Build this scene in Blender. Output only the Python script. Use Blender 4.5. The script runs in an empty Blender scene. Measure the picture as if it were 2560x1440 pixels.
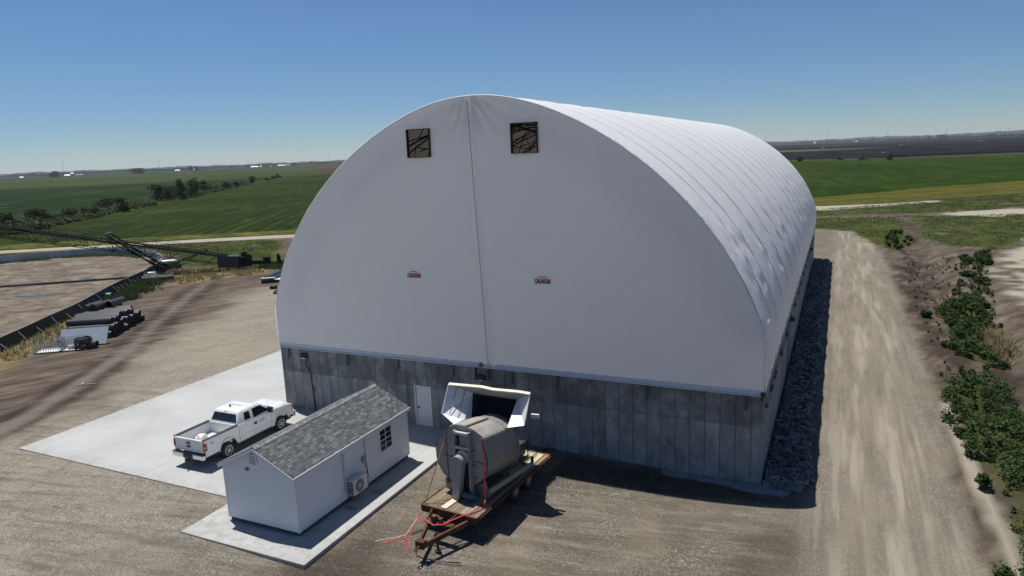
import bpy, math, random
import numpy as np
from mathutils import Vector, Matrix
R = math.radians
scene = bpy.context.scene
COL = scene.collection
# ------------------------------------------------------------------ camera
cam_d = bpy.data.cameras.new("camera")
cam = bpy.data.objects.new("camera", cam_d); COL.objects.link(cam)
PITCH, ROLL, YAW = 0.190780353, -0.0404900462, 0.442467094
F = Vector((-math.sin(YAW)*math.cos(PITCH), math.cos(YAW)*math.cos(PITCH), -math.sin(PITCH)))
Rv = F.cross(Vector((0, 0, 1))).normalized(); Uv = Rv.cross(F)
R2 = Rv*math.cos(ROLL)+Uv*math.sin(ROLL); U2 = -Rv*math.sin(ROLL)+Uv*math.cos(ROLL)
m = Matrix((R2, U2, -F)).transposed().to_4x4(); m.translation = (2.39693893, -28.4864541, 13.5557995)
cam.matrix_world = m
cam_d.sensor_width = 36; cam_d.lens = 1736.25/2560*36
cam_d.clip_start = .1; cam_d.clip_end = 30000
scene.camera = cam
CAMXY = (2.397, -28.486)
# ------------------------------------------------------------------ light
SX, SY = .335, -.152                      # ground offset of a shadow per metre of height
SUN_EL = math.atan(1/math.hypot(SX, SY)); SUN_AZ = math.atan2(-SX, -SY)   # azimuth of the sun from +Y, clockwise
world = bpy.data.worlds.new("World"); scene.world = world; world.use_nodes = True
wn = world.node_tree.nodes; wl = world.node_tree.links
bg = wn['Background']; sky = wn.new('ShaderNodeTexSky'); sky.sky_type = 'NISHITA'; sky.sun_disc = False
sky.sun_elevation = SUN_EL; sky.sun_rotation = SUN_AZ; sky.altitude = 9000; sky.air_density = 2.9; sky.dust_density = .6; sky.ozone_density = 8
wl.new(sky.outputs[0], bg.inputs[0]); bg.inputs[1].default_value = .068
sun_d = bpy.data.lights.new("sun", 'SUN'); sun_d.energy = 5.0; sun_d.angle = R(.53); sun_d.color = (1, .965, .91)
sun = bpy.data.objects.new("sun", sun_d); COL.objects.link(sun)
sun.rotation_euler = Vector((-SX, -SY, 1)).to_track_quat('Z', 'Y').to_euler(); sun.location = (-20, 10, 60)
scene.view_settings.view_transform = 'Standard'; scene.view_settings.look = 'None'
scene.view_settings.exposure = .17; scene.view_settings.gamma = 1
scene.render.engine = 'CYCLES'
scene.cycles.max_bounces = 8; scene.cycles.diffuse_bounces = 4; scene.cycles.transparent_max_bounces = 12; scene.cycles.volume_bounces = 0

# ------------------------------------------------------------------ helpers
def srgb(r, g, b):
    f = lambda c: (c/255/12.92) if c/255 <= .04045 else ((c/255+.055)/1.055)**2.4
    return (f(r), f(g), f(b), 1)
class NT:
    def __init__(s, name):
        s.m = bpy.data.materials.new(name); s.m.use_nodes = True; s.t = s.m.node_tree; s.N = s.t.nodes; s.L = s.t.links
        s.b = s.N['Principled BSDF']; s.out = s.N['Material Output']; s._g = None; s._o = None
    def n(s, t, **kw):
        x = s.N.new(t)
        for k, v in kw.items(): setattr(x, k, v)
        return x
    def put(s, inp, v):
        if v is None: return
        if isinstance(v, bpy.types.NodeSocket): s.L.new(v, inp)
        elif hasattr(inp.default_value, '__len__') and not hasattr(v, '__len__'): inp.default_value = [v]*len(inp.default_value)
        elif hasattr(inp.default_value, '__len__') and len(inp.default_value) == 3 and len(v) == 4: inp.default_value = v[:3]
        else: inp.default_value = v
    def pos(s):
        if not s._g: s._g = s.n('ShaderNodeNewGeometry')
        return s._g.outputs['Position']
    def obj(s):
        if not s._o: s._o = s.n('ShaderNodeTexCoord')
        return s._o.outputs['Object']
    def scale(s, v, sc):
        x = s.n('ShaderNodeVectorMath', operation='MULTIPLY'); s.put(x.inputs[0], v); x.inputs[1].default_value = sc; return x.outputs[0]
    def math(s, op, a, b=None, clamp=False):
        x = s.n('ShaderNodeMath', operation=op, use_clamp=clamp); s.put(x.inputs[0], a)
        if b is not None: s.put(x.inputs[1], b)
        return x.outputs[0]
    def noise(s, v, sc, det=4, rough=.55, dist=0):
        x = s.n('ShaderNodeTexNoise'); s.put(x.inputs['Vector'], v); x.inputs['Scale'].default_value = sc
        x.inputs['Detail'].default_value = det; x.inputs['Roughness'].default_value = rough; x.inputs['Distortion'].default_value = dist
        return x.outputs['Fac']
    def voro(s, v, sc, out='Color', feat='F1'):
        x = s.n('ShaderNodeTexVoronoi', feature=feat); s.put(x.inputs['Vector'], v); x.inputs['Scale'].default_value = sc; return x.outputs[out]
    def sep(s, v):
        x = s.n('ShaderNodeSeparateXYZ'); s.put(x.inputs[0], v); return x.outputs
    def comb(s, a, b, c):
        x = s.n('ShaderNodeCombineXYZ'); s.put(x.inputs[0], a); s.put(x.inputs[1], b); s.put(x.inputs[2], c); return x.outputs[0]
    def ramp(s, f, stops, interp='LINEAR'):
        x = s.n('ShaderNodeValToRGB'); s.put(x.inputs[0], f); e = x.color_ramp.elements; x.color_ramp.interpolation = interp
        while len(e) < len(stops): e.new(.5)
        for i, (p, c) in enumerate(stops):
            e[i].position = p; e[i].color = c if hasattr(c, '__len__') else (c, c, c, 1)
        return x.outputs[0]
    def mix(s, f, a, b, mode='MIX'):
        x = s.n('ShaderNodeMix', data_type='RGBA', blend_type=mode); s.put(x.inputs[0], f); s.put(x.inputs[6], a); s.put(x.inputs[7], b); return x.outputs[2]
    def mapr(s, f, a, b, c, d):
        x = s.n('ShaderNodeMapRange'); s.put(x.inputs[0], f)
        for i, v in enumerate((a, b, c, d)): x.inputs[i+1].default_value = v
        return x.outputs[0]
    def bump(s, h, dist, strength=1):
        x = s.n('ShaderNodeBump'); s.put(x.inputs['Height'], h); x.inputs['Distance'].default_value = dist; x.inputs['Strength'].default_value = strength
        s.L.new(x.outputs[0], s.b.inputs['Normal']); return x
    def attr(s, name):
        return s.n('ShaderNodeAttribute', attribute_name=name).outputs
    def fin(s, col=None, rough=None, metal=None, spec=None):
        s.put(s.b.inputs['Base Color'], col)
        if rough is not None: s.put(s.b.inputs['Roughness'], rough)
        if metal is not None: s.put(s.b.inputs['Metallic'], metal)
        if spec is not None: s.put(s.b.inputs['Specular IOR Level'], spec)
        return s.m
def simple(name, c, rough=.6, metal=0, var=.12, sc=4, bump=0, spec=.5, grime=0, gcol=(.12, .09, .06, 1)):
    n = NT(name); f = n.noise(n.obj(), sc, 5, .6)
    c = tuple(c)+((1,) if len(c) == 3 else ())
    dk = tuple(x*(1-var) for x in c[:3])+(1,); lt = tuple(min(1, x*(1+var)) for x in c[:3])+(1,)
    col = n.ramp(f, [(.3, dk), (.7, lt)])
    if grime: col = n.mix(n.mapr(n.noise(n.obj(), sc*.6, 6, .7), .5, .72, 0, grime), col, gcol)
    if bump: n.bump(n.noise(n.obj(), sc*4, 4, .6), bump)
    return n.fin(col, n.mapr(f, .3, .7, min(1, rough*1.08), rough*.92), metal, spec)

class MB:
    def __init__(s, o=(0, 0, 0)): s.v = []; s.f = []; s.o = Vector(o); s.M = None; s.sm = []
    def _a(s, vs, fs, smooth=False):
        b = len(s.v)
        for p in vs:
            p = Vector(p)
            if s.M is not None: p = s.M @ p
            s.v.append(tuple(p-s.o))
        for f in fs: s.f.append(tuple(b+i for i in f)); s.sm.append(smooth)
        return s
    def box(s, x0, x1, y0, y1, z0, z1):
        return s._a([(x, y, z) for z in (z0, z1) for y in (y0, y1) for x in (x0, x1)],
                    [(0, 2, 3, 1), (4, 5, 7, 6), (0, 1, 5, 4), (2, 6, 7, 3), (0, 4, 6, 2), (1, 3, 7, 5)])
    def cbox(s, c, sz, rot=None):
        h = Vector(sz)/2; vs = []
        for z in (-1, 1):
            for y in (-1, 1):
                for x in (-1, 1):
                    p = Vector((x*h.x, y*h.y, z*h.z))
                    if rot is not None: p = rot @ p
                    vs.append(p+Vector(c))
        return s._a(vs, [(0, 2, 3, 1), (4, 5, 7, 6), (0, 1, 5, 4), (2, 6, 7, 3), (0, 4, 6, 2), (1, 3, 7, 5)])
    def bar(s, a, b, w, h=None, up=(0, 0, 1)):
        h = h or w; a, b = Vector(a), Vector(b); d = (b-a); L = d.length
        if L < 1e-6: return s
        d /= L; sd = d.cross(Vector(up))
        if sd.length < 1e-3: sd = d.cross(Vector((1, 0, 0)))
        sd.normalize(); u = sd.cross(d)
        vs = [p+sd*x*w/2+u*y*h/2 for p in (a, b) for y in (-1, 1) for x in (-1, 1)]
        return s._a(vs, [(0, 1, 3, 2), (4, 6, 7, 5), (0, 4, 5, 1), (2, 3, 7, 6), (0, 2, 6, 4), (1, 5, 7, 3)])
    def tube(s, pts, r, n=8, cap=True, close=False):
        pts = [Vector(p) for p in pts]; rr = r if hasattr(r, '__len__') else [r]*len(pts); vs = []; fs = []
        for i, p in enumerate(pts):
            a = pts[i-1] if i > 0 else (pts[-1] if close else p); b = pts[i+1] if i < len(pts)-1 else (pts[0] if close else p)
            d = (b-a).normalized(); sd = d.cross(Vector((0, 0, 1)))
            if sd.length < .05: sd = d.cross(Vector((0, 1, 0)))
            sd.normalize(); u = sd.cross(d)
            for k in range(n):
                t = 2*math.pi*k/n; vs.append(p+sd*math.cos(t)*rr[i]+u*math.sin(t)*rr[i])
        m_ = len(pts)
        for i in range(m_ if close else m_-1):
            for k in range(n): fs.append((i*n+k, i*n+(k+1) % n, ((i+1) % m_)*n+(k+1) % n, ((i+1) % m_)*n+k))
        s._a(vs, fs, True)
        if cap and not close: b = len(s.v)-len(vs); s.f.append(tuple(b+k for k in range(n))[::-1]); s.f.append(tuple(b+(m_-1)*n+k for k in range(n))); s.sm += [False, False]
        return s
    def prism(s, poly, ax, a0, a1):
        # poly in the two other axes (cyclic order), extruded along axis ax
        def P(u, v, w): return {0: (w, u, v), 1: (u, w, v), 2: (u, v, w)}[ax]
        n = len(poly); vs = [P(u, v, a0) for u, v in poly]+[P(u, v, a1) for u, v in poly]
        fs = [tuple(range(n))[::-1], tuple(range(n, 2*n))]+[(i, (i+1) % n, n+(i+1) % n, n+i) for i in range(n)]
        return s._a(vs, fs)
    def lathe(s, prof, c=(0, 0, 0), axis=0, n=24):
        vs = []; fs = []
        for (h, r) in prof:
            for k in range(n):
                t = 2*math.pi*k/n; a, b = r*math.cos(t), r*math.sin(t)
                p = {0: (h, a, b), 1: (a, h, b), 2: (a, b, h)}[axis]; vs.append(Vector(p)+Vector(c))
        m_ = len(prof)
        for i in range(m_-1):
            for k in range(n): fs.append((i*n+k, i*n+(k+1) % n, (i+1)*n+(k+1) % n, (i+1)*n+k))
        fs.append(tuple(range(n))[::-1]); fs.append(tuple((m_-1)*n+k for k in range(n)))
        return s._a(vs, fs, False)
    def loft(s, rings, cap=True, smooth=False):
        n = len(rings[0]); vs = [p for r_ in rings for p in r_]; fs = []
        for i in range(len(rings)-1):
            for k in range(n): fs.append((i*n+k, i*n+(k+1) % n, (i+1)*n+(k+1) % n, (i+1)*n+k))
        if cap: fs.append(tuple(range(n))[::-1]); fs.append(tuple((len(rings)-1)*n+k for k in range(n)))
        return s._a(vs, fs, smooth)
    def poly(s, pts): return s._a(pts, [tuple(range(len(pts)))])
    def grid(s, rows, smooth=True):
        n = len(rows[0]); vs = [p for r_ in rows for p in r_]
        return s._a(vs, [(i*n+k, i*n+k+1, (i+1)*n+k+1, (i+1)*n+k) for i in range(len(rows)-1) for k in range(n-1)], smooth)
    def build(s, name, mat, parent=None, bevel=0, seg=2, smooth=None, fix=True, solid=0):
        me = bpy.data.meshes.new(name); me.from_pydata(s.v, [], s.f); me.validate()
        if fix:
            import bmesh
            bm = bmesh.new(); bm.from_mesh(me); bmesh.ops.recalc_face_normals(bm, faces=bm.faces); bm.to_mesh(me); bm.free()
        if len(me.polygons) == len(s.sm): me.polygons.foreach_set('use_smooth', [bool(x) if smooth is None else smooth for x in s.sm])
        me.materials.append(mat); o = bpy.data.objects.new(name, me); COL.objects.link(o)
        if parent: o.parent = parent
        if solid: q = o.modifiers.new('solid', 'SOLIDIFY'); q.thickness = solid; q.offset = 0
        if bevel: q = o.modifiers.new('bevel', 'BEVEL'); q.width = bevel; q.segments = seg; q.limit_method = 'ANGLE'; q.angle_limit = R(35)
        return o
def fastmesh(name, V, Fc, mat, parent=None, smooth=False):
    """V (n,3) array, Fc (m,k) array"""
    me = bpy.data.meshes.new(name); V = np.asarray(V, np.float32); Fc = np.asarray(Fc, np.int32)
    me.vertices.add(len(V)); me.vertices.foreach_set('co', V.ravel()); k = Fc.shape[1]
    me.loops.add(Fc.size); me.loops.foreach_set('vertex_index', Fc.ravel())
    me.polygons.add(len(Fc)); me.polygons.foreach_set('loop_start', np.arange(0, Fc.size, k, dtype=np.int32))
    me.update(calc_edges=True); me.validate()
    if smooth: me.polygons.foreach_set('use_smooth', [True]*len(me.polygons))
    me.materials.append(mat); o = bpy.data.objects.new(name, me); COL.objects.link(o)
    if parent: o.parent = parent
    return o
def tag(o, label=None, cat=None, group=None, kind=None):
    if label: o['label'] = label
    if cat: o['category'] = cat
    if group: o['group'] = group
    if kind: o['kind'] = kind
    return o
def thing(name, label, cat, loc=(0, 0, 0), rz=0, group=None):
    o = bpy.data.objects.new(name, None); COL.objects.link(o); o.location = loc; o.rotation_euler = (0, 0, rz); o.empty_display_size = .3
    return tag(o, label, cat, group)
def dup(o, loc=None, rz=None, label=None, group=None, scale=None):
    c = o.copy(); COL.objects.link(c)
    if loc is not None: c.location = loc
    if rz is not None: c.rotation_euler = (0, 0, rz)
    if scale is not None: c.scale = scale
    if label: c['label'] = label
    if group: c['group'] = group
    for ch in list(o.children):
        d = ch.copy(); COL.objects.link(d); d.parent = c
        for g in list(ch.children):
            e = g.copy(); COL.objects.link(e); e.parent = d
    return c
def sstep(a, b, x): t = np.clip((x-a)/(b-a), 0, 1); return t*t*(3-2*t)
def hash2(ix, iy, s=0):
    h = np.sin(ix*127.1+iy*311.7+s*74.7)*43758.5453; return h-np.floor(h)
def vnoise(x, y, s=0):
    ix, iy = np.floor(x), np.floor(y); fx, fy = x-ix, y-iy; fx = fx*fx*(3-2*fx); fy = fy*fy*(3-2*fy)
    a, b, c, d = hash2(ix, iy, s), hash2(ix+1, iy, s), hash2(ix, iy+1, s), hash2(ix+1, iy+1, s)
    return (a*(1-fx)+b*fx)*(1-fy)+(c*(1-fx)+d*fx)*fy
def fbm(x, y, s=0, o=4):
    r = 0; a = .5; t = 0
    for i in range(o): r = r+a*vnoise(x*2**i, y*2**i, s+i); t += a; a *= .5
    return r/t
def gz(x, y):
    """height of the yard: falls gently towards the right, with ruts and a ditch beside the road"""
    x = np.asarray(x, float); y = np.asarray(y, float)
    z = -.05-.10*sstep(-20, -13.6, x)-.23*sstep(-13.6, 0, x)
    z = z+.02*sstep(-40, -60, -x)*0
    near = sstep(400, 120, np.hypot(x, y))
    # ditch on the right of the road
    cx = np.interp(y, [-20, 17, 22, 31, 43, 61, 79, 113], [12.8, 12.4, 12.0, 12.0, 10.8, 11.1, 11.8, 13.5])
    ed = (x-cx); z = z-(.55*np.exp(-(ed/1.4)**2)*sstep(-15, 12, y)*sstep(108, 90, y))
    # wheel track crossing the dirt on the left
    z = z+near*(.05*(fbm(x*.35, y*.35, 3)-.5))
    k = sstep(70, 108, y); z = z*(1-k)-.06*k
    return z
def g1(x, y): return float(gz(x, y))

# ------------------------------------------------------------------ region masks
def inpoly(P, X, Y):
    c = np.zeros(X.shape, bool); n = len(P)
    for i in range(n):
        x0, y0 = P[i]; x1, y1 = P[(i+1) % n]
        if y0 == y1: continue
        k = ((y0 > Y) != (y1 > Y)) & (X < (x1-x0)*(Y-y0)/(y1-y0)+x0); c ^= k
    return c
def segd(P, X, Y, close=True):
    d = np.full(X.shape, 1e9); n = len(P)
    for i in range(n if close else n-1):
        x0, y0 = P[i]; x1, y1 = P[(i+1) % n]; dx, dy = x1-x0, y1-y0; L = dx*dx+dy*dy+1e-9
        t = np.clip(((X-x0)*dx+(Y-y0)*dy)/L, 0, 1); d = np.minimum(d, np.hypot(X-x0-t*dx, Y-y0-t*dy))
    return d
def pmask(P, X, Y, soft=1., wob=1., s=0, wsc=.4):
    w = (fbm(X*wsc, Y*wsc, s, 5)-.5)*2*wob
    d = segd(P, X, Y); sd = np.where(inpoly(P, X, Y), d, -d)+w
    return sstep(-soft, soft, sd)
def lmask(P, X, Y, half, soft, wob=.5, s=0, wsc=.4):
    w = (fbm(X*wsc, Y*wsc, s, 5)-.5)*2*wob
    return 1-sstep(half-soft, half+soft, segd(P, X, Y, False)+w)
GRAVEL_L = [(-34, -30), (-37.5, -8.6), (-37.9, -4.0), (-43.4, 3.6), (-49.2, 14.6), (-54.3, 24.2), (-54.6, 32), (-40, 60), (-24, 66), (0, 70), (0, -30)]
TRACK = [(-36.5, -14), (-38.1, -8.3), (-39.1, -6.4), (-40.3, -4.1), (-43.1, 0.3), (-45.4, 4.0), (-53.0, 13.5), (-57.0, 18.5), (-60.2, 22.7), (-66.5, 30.9), (-69.6, 36.7)]
ROAD_R = [(-2, -40), (9.2, -40), (7.2, -6), (7.3, 1.3), (7.9, 13.3), (7.8, 26), (7.9, 54), (7.8, 68), (7.2, 76), (6.4, 83.6), (4.4, 90.4), (-0.7, 92.5), (-12, 92), (-28, 88), (-28, 63), (0, 63), (0, 0), (-2, -5)]
DITCH = [(12.8, -20), (12.4, 17), (12.0, 22.3), (12.0, 30.7), (10.8, 43.3), (11.1, 61.5), (11.8, 79.0), (13.0, 95), (13.5, 113.1)]
PIT_NEAR = [(-40, -26), (-46, -15), (-51.5, -6.5), (-56.5, 1.9), (-59.5, 6.5), (-64.0, 13.2), (-71.9, 23.3), (-75.8, 29.4), (-80.8, 35.7)]
PIT_FAR = [(-80.8, 35.7), (-85.7, 40.2), (-91.5, 43.6), (-97.6, 45.6), (-102.9, 45.9), (-107.6, 44.6), (-112, 40.5), (-115.5, 34.5), (-119, 27), (-121, 17), (-120, 0)]
PIT = PIT_NEAR+PIT_FAR+[(-112, -20), (-90, -32), (-60, -34)]
STRAW1 = [(-60, 3.5), (-64.8, 12.0), (-62, 13), (-57.0, 7.2), (-54.2, 3.2), (-50.5, -1.0), (-47.9, -4.5), (-50, -8), (-54, -3)]
STRAW2 = [(-76.4, 31.0), (-79.6, 35.8), (-75.3, 38.8), (-68.8, 41.0), (-63.5, 37), (-66.5, 33), (-67.3, 28), (-71.7, 28.3)]
FARMROAD_U = [(-260, -60), (-170, 15), (-135.5, 45.8), (-122.2, 54.7), (-113.3, 61.6), (-101.9, 69.6), (-92.7, 75.0), (-80, 83), (-60, 98), (-30, 120), (-10, 131), (10.5, 140.0), (22.6, 149.7)]
FARMROAD_L = [(-256, -64), (-165, 12), (-130.6, 43.0), (-118.3, 51.8), (-108.6, 58.6), (-96.1, 66.4), (-88.7, 70.6), (-78, 78), (-56, 92), (-28, 114), (1.7, 125.2), (10.2, 133.5), (22.0, 144.3)]
GR_L = [(-340, -140), (-165, 11), (-130, 42), (-118, 51), (-108, 58), (-96, 65.6), (-90, 67.0), (-83, 62), (-79.1, 58.2), (-77.8, 54.3), (-68.8, 46.4), (-66, 42), (-72, 41), (-82, 38), (-84, 41.5), (-90, 46), (-98, 48), (-106, 47), (-112, 44), (-117, 36), (-121, 25), (-122, 15), (-300, -160)]
GR_R = [(-0.7, 92.5), (4.4, 90.4), (6.5, 83.6), (7.8, 75.1), (8.6, 70.2), (10.5, 81.4), (12.2, 96.5), (12.7, 112.4), (9.2, 110.1), (-1.1, 108.1), (-20, 100), (-30, 90), (-30, 80), (-20, 92)]
GR_R2 = [(15.0, 112.4), (13.6, 81.7), (15.9, 76.0), (19.2, 74.6), (20.3, 72.6), (25.0, 83.2), (32, 100), (60, 110), (60, 125), (22.0, 113.1)]
GR_R3 = [(-40, 95), (-0.9, 112), (9.8, 117.0), (22.2, 120.3), (33.5, 131.7), (60, 150), (70, 190), (40.3, 165.0), (22, 148), (-2.0, 127), (-40, 100)]
PALE_R = [(40, 90), (25.0, 83.2), (20.6, 71.4), (17.6, 51.8), (17.0, 43.9), (18, 34), (40, 30)]
PALE_P = [(19.2, 116.3), (26.1, 123.8), (44.0, 132.2), (50, 120), (31.2, 115.5), (24.6, 112.0)]
W1 = [(11.8, 41.6), (13.8, 43.0), (14.0, 38.9), (12.9, 32.1), (11.8, 27.2), (9.9, 27.7), (10.3, 36.3)]
W2 = [(9.8, 26.5), (11.8, 26.0), (11.4, 23.9), (9.8, 21.5)]
W3 = [(8.6, 16.9), (10.2, 18.4), (11.3, 16.5), (11.5, 11.5), (10.2, 0.1), (9.0, 2.7), (8.0, 5.8), (8.1, 11.4)]
W4 = [(8.7, 0.1), (10.6, 2.3), (10.3, -6), (7.9, -6.2), (7.8, -3.2)]
W5 = [(16.0, 65.8), (18.8, 67.8), (17.4, 59.4), (15.4, 60.6)]
W6 = [(8.3, 81.1), (10.6, 92.9), (12, 81.5), (8.8, 69.5)]
HEDGE_L = [(-139, 32), (-157.5, 58.0), (-179.4, 87.4), (-193.9, 107.6), (-232.4, 159.2), (-294.9, 246.4), (-400, 384), (-484.7, 488.5), (-494.4, 518.4)]
HEDGE_U = [(-160, 36), (-186.5, 74.0), (-200.8, 94.7), (-226.6, 128.2), (-255.7, 173.3), (-324.8, 267.1), (-405.5, 379.2), (-488.9, 487.7)]

def axis_lines(segs):
    out = [segs[0][0]]
    for a, b, st in segs:
        n = max(1, int(round((b-a)/st))); out += [a+(b-a)*(i+1)/n for i in range(n)]
    return np.array(out)
xs = np.concatenate([-np.geomspace(9000, 175, 22)[:-1], axis_lines([(-175, -110, 2.2), (-110, -46, .9), (-46, -14, .36), (-14, 16, .3), (16, 34, .8), (34, 60, 3)]), np.geomspace(60, 9000, 22)[1:]])
ys = np.concatenate([[-400, -100, -60], axis_lines([(-40, -16, 1.5), (-16, 24, .33), (24, 80, .7), (80, 150, 1.2), (150, 220, 5)]), np.geomspace(220, 12000, 26)[1:]])
GX, GY = np.meshgrid(xs, ys); X, Y = GX.ravel(), GY.ravel(); Z = gz(X, Y)
nx, ny = len(xs), len(ys)
ii = (np.arange(ny-1)[:, None]*nx+np.arange(nx-1)[None, :]).ravel()
FQ = np.stack([ii, ii+1, ii+nx+1, ii+nx], 1)
road = pmask(ROAD_R, X, Y, .25, .5, 1, .5)
grav = np.maximum(pmask(GRAVEL_L, X, Y, 2.2, 2.5, 2, .25), road)
farroad = sstep(-.5, .5, np.where(inpoly(FARMROAD_U+FARMROAD_L[::-1], X, Y), 1, -1)*segd(FARMROAD_U+FARMROAD_L[::-1], X, Y)+.5*(fbm(X*.3, Y*.3, 9)-.5))
track = lmask(TRACK, X, Y, .62, .3, .45, 4, .6)
dkedge = np.clip(lmask(TRACK, X, Y, 1.35, .55, 1.1, 5, .45)*1.25, 0, 1)*(1-track)
pit = pmask(PIT, X, Y, .2, 0, 6)
straw = np.maximum(pmask(STRAW1, X, Y, .8, 1.4, 7, .5), pmask(STRAW2, X, Y, .8, 1.8, 8, .5))
green = np.maximum.reduce([pmask(GR_L, X, Y, .8, 1.6, 10, .3), pmask(GR_R, X, Y, .5, 2.0, 11, .35), pmask(GR_R2, X, Y, .8, 2.8, 12, .3), pmask(GR_R3, X, Y, 1, 3, 13, .25)])
green = green*sstep(.30, .42, fbm(X*.25, Y*.25, 21)+.12)
weedg = np.maximum.reduce([pmask(p, X, Y, .5, .8, 14, .8) for p in (W1, W2, W3, W4, W5, W6)])*.8
pale = np.maximum.reduce([pmask(PALE_R, X, Y, 1.2, 3, 15, .4)*sstep(.42, .55, fbm(X*.6, Y*.6, 31)+.06), pmask(PALE_P, X, Y, 1, 2, 16, .3), farroad,
                          lmask([(8.15, -8), (8.25, -1), (8.0, 5), (7.95, 10), (8.1, 13)], X, Y, .28, .15, .2, 17, .8)*.8])
# dark damp soil: ditch, puddled shoulder and blotches; shadow painted along the end wall
dark = np.maximum(lmask(DITCH, X, Y, .8, 1.1, 1.6, 18, .5)*sstep(.30, .48, fbm(X*.9, Y*.22, 41)+.05),
                  pmask([(8.2, 60), (8.2, 20), (8.3, 8), (7.6, -8), (8.6, -8), (9.3, 8), (10.5, 20), (10.5, 60)], X, Y, .5, 1.2, 19, .5)*sstep(.40, .56, fbm(X*.8, Y*.35, 42)+.03)*.9)
dark = np.maximum(dark, dkedge*sstep(.30, .5, fbm(X*.5, Y*.5, 43)+.08))
wet_shade = np.maximum.reduce([pmask([(-14.0, -11.0), (-12.4, -9.8), (-11.2, -10.4), (-10.6, -13), (-12, -16), (-14, -15)], X, Y, .7, .7, 44, .7)*.75,
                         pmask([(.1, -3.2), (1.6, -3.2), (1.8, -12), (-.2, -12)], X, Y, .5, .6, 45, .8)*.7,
                         pmask([(-8.5, -2.7), (-5, -2.4), (-1, -1.6), (1.4, -1.3), (1.4, -.4), (-8.5, -.4)], X, Y, .25, .25, 46, 1.)*.75])  # last patch follows the building's cast shadow, darkened into the soil colour
dark = np.maximum(dark, wet_shade)
dark = dark*(1-road*.85)+wet_shade*road*.5
aout = sstep(1500, 150, np.hypot(X+40, Y-40))
ground_me_mask1 = np.stack([grav, np.clip(dark, 0, 1), np.clip(green+weedg, 0, 1), np.ones_like(X)], 1)
ground_me_mask2 = np.stack([straw, np.clip(pale, 0, 1), pit, np.ones_like(X)], 1)
ground_me_mask3 = np.stack([track, road, aout, np.ones_like(X)], 1)
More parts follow.
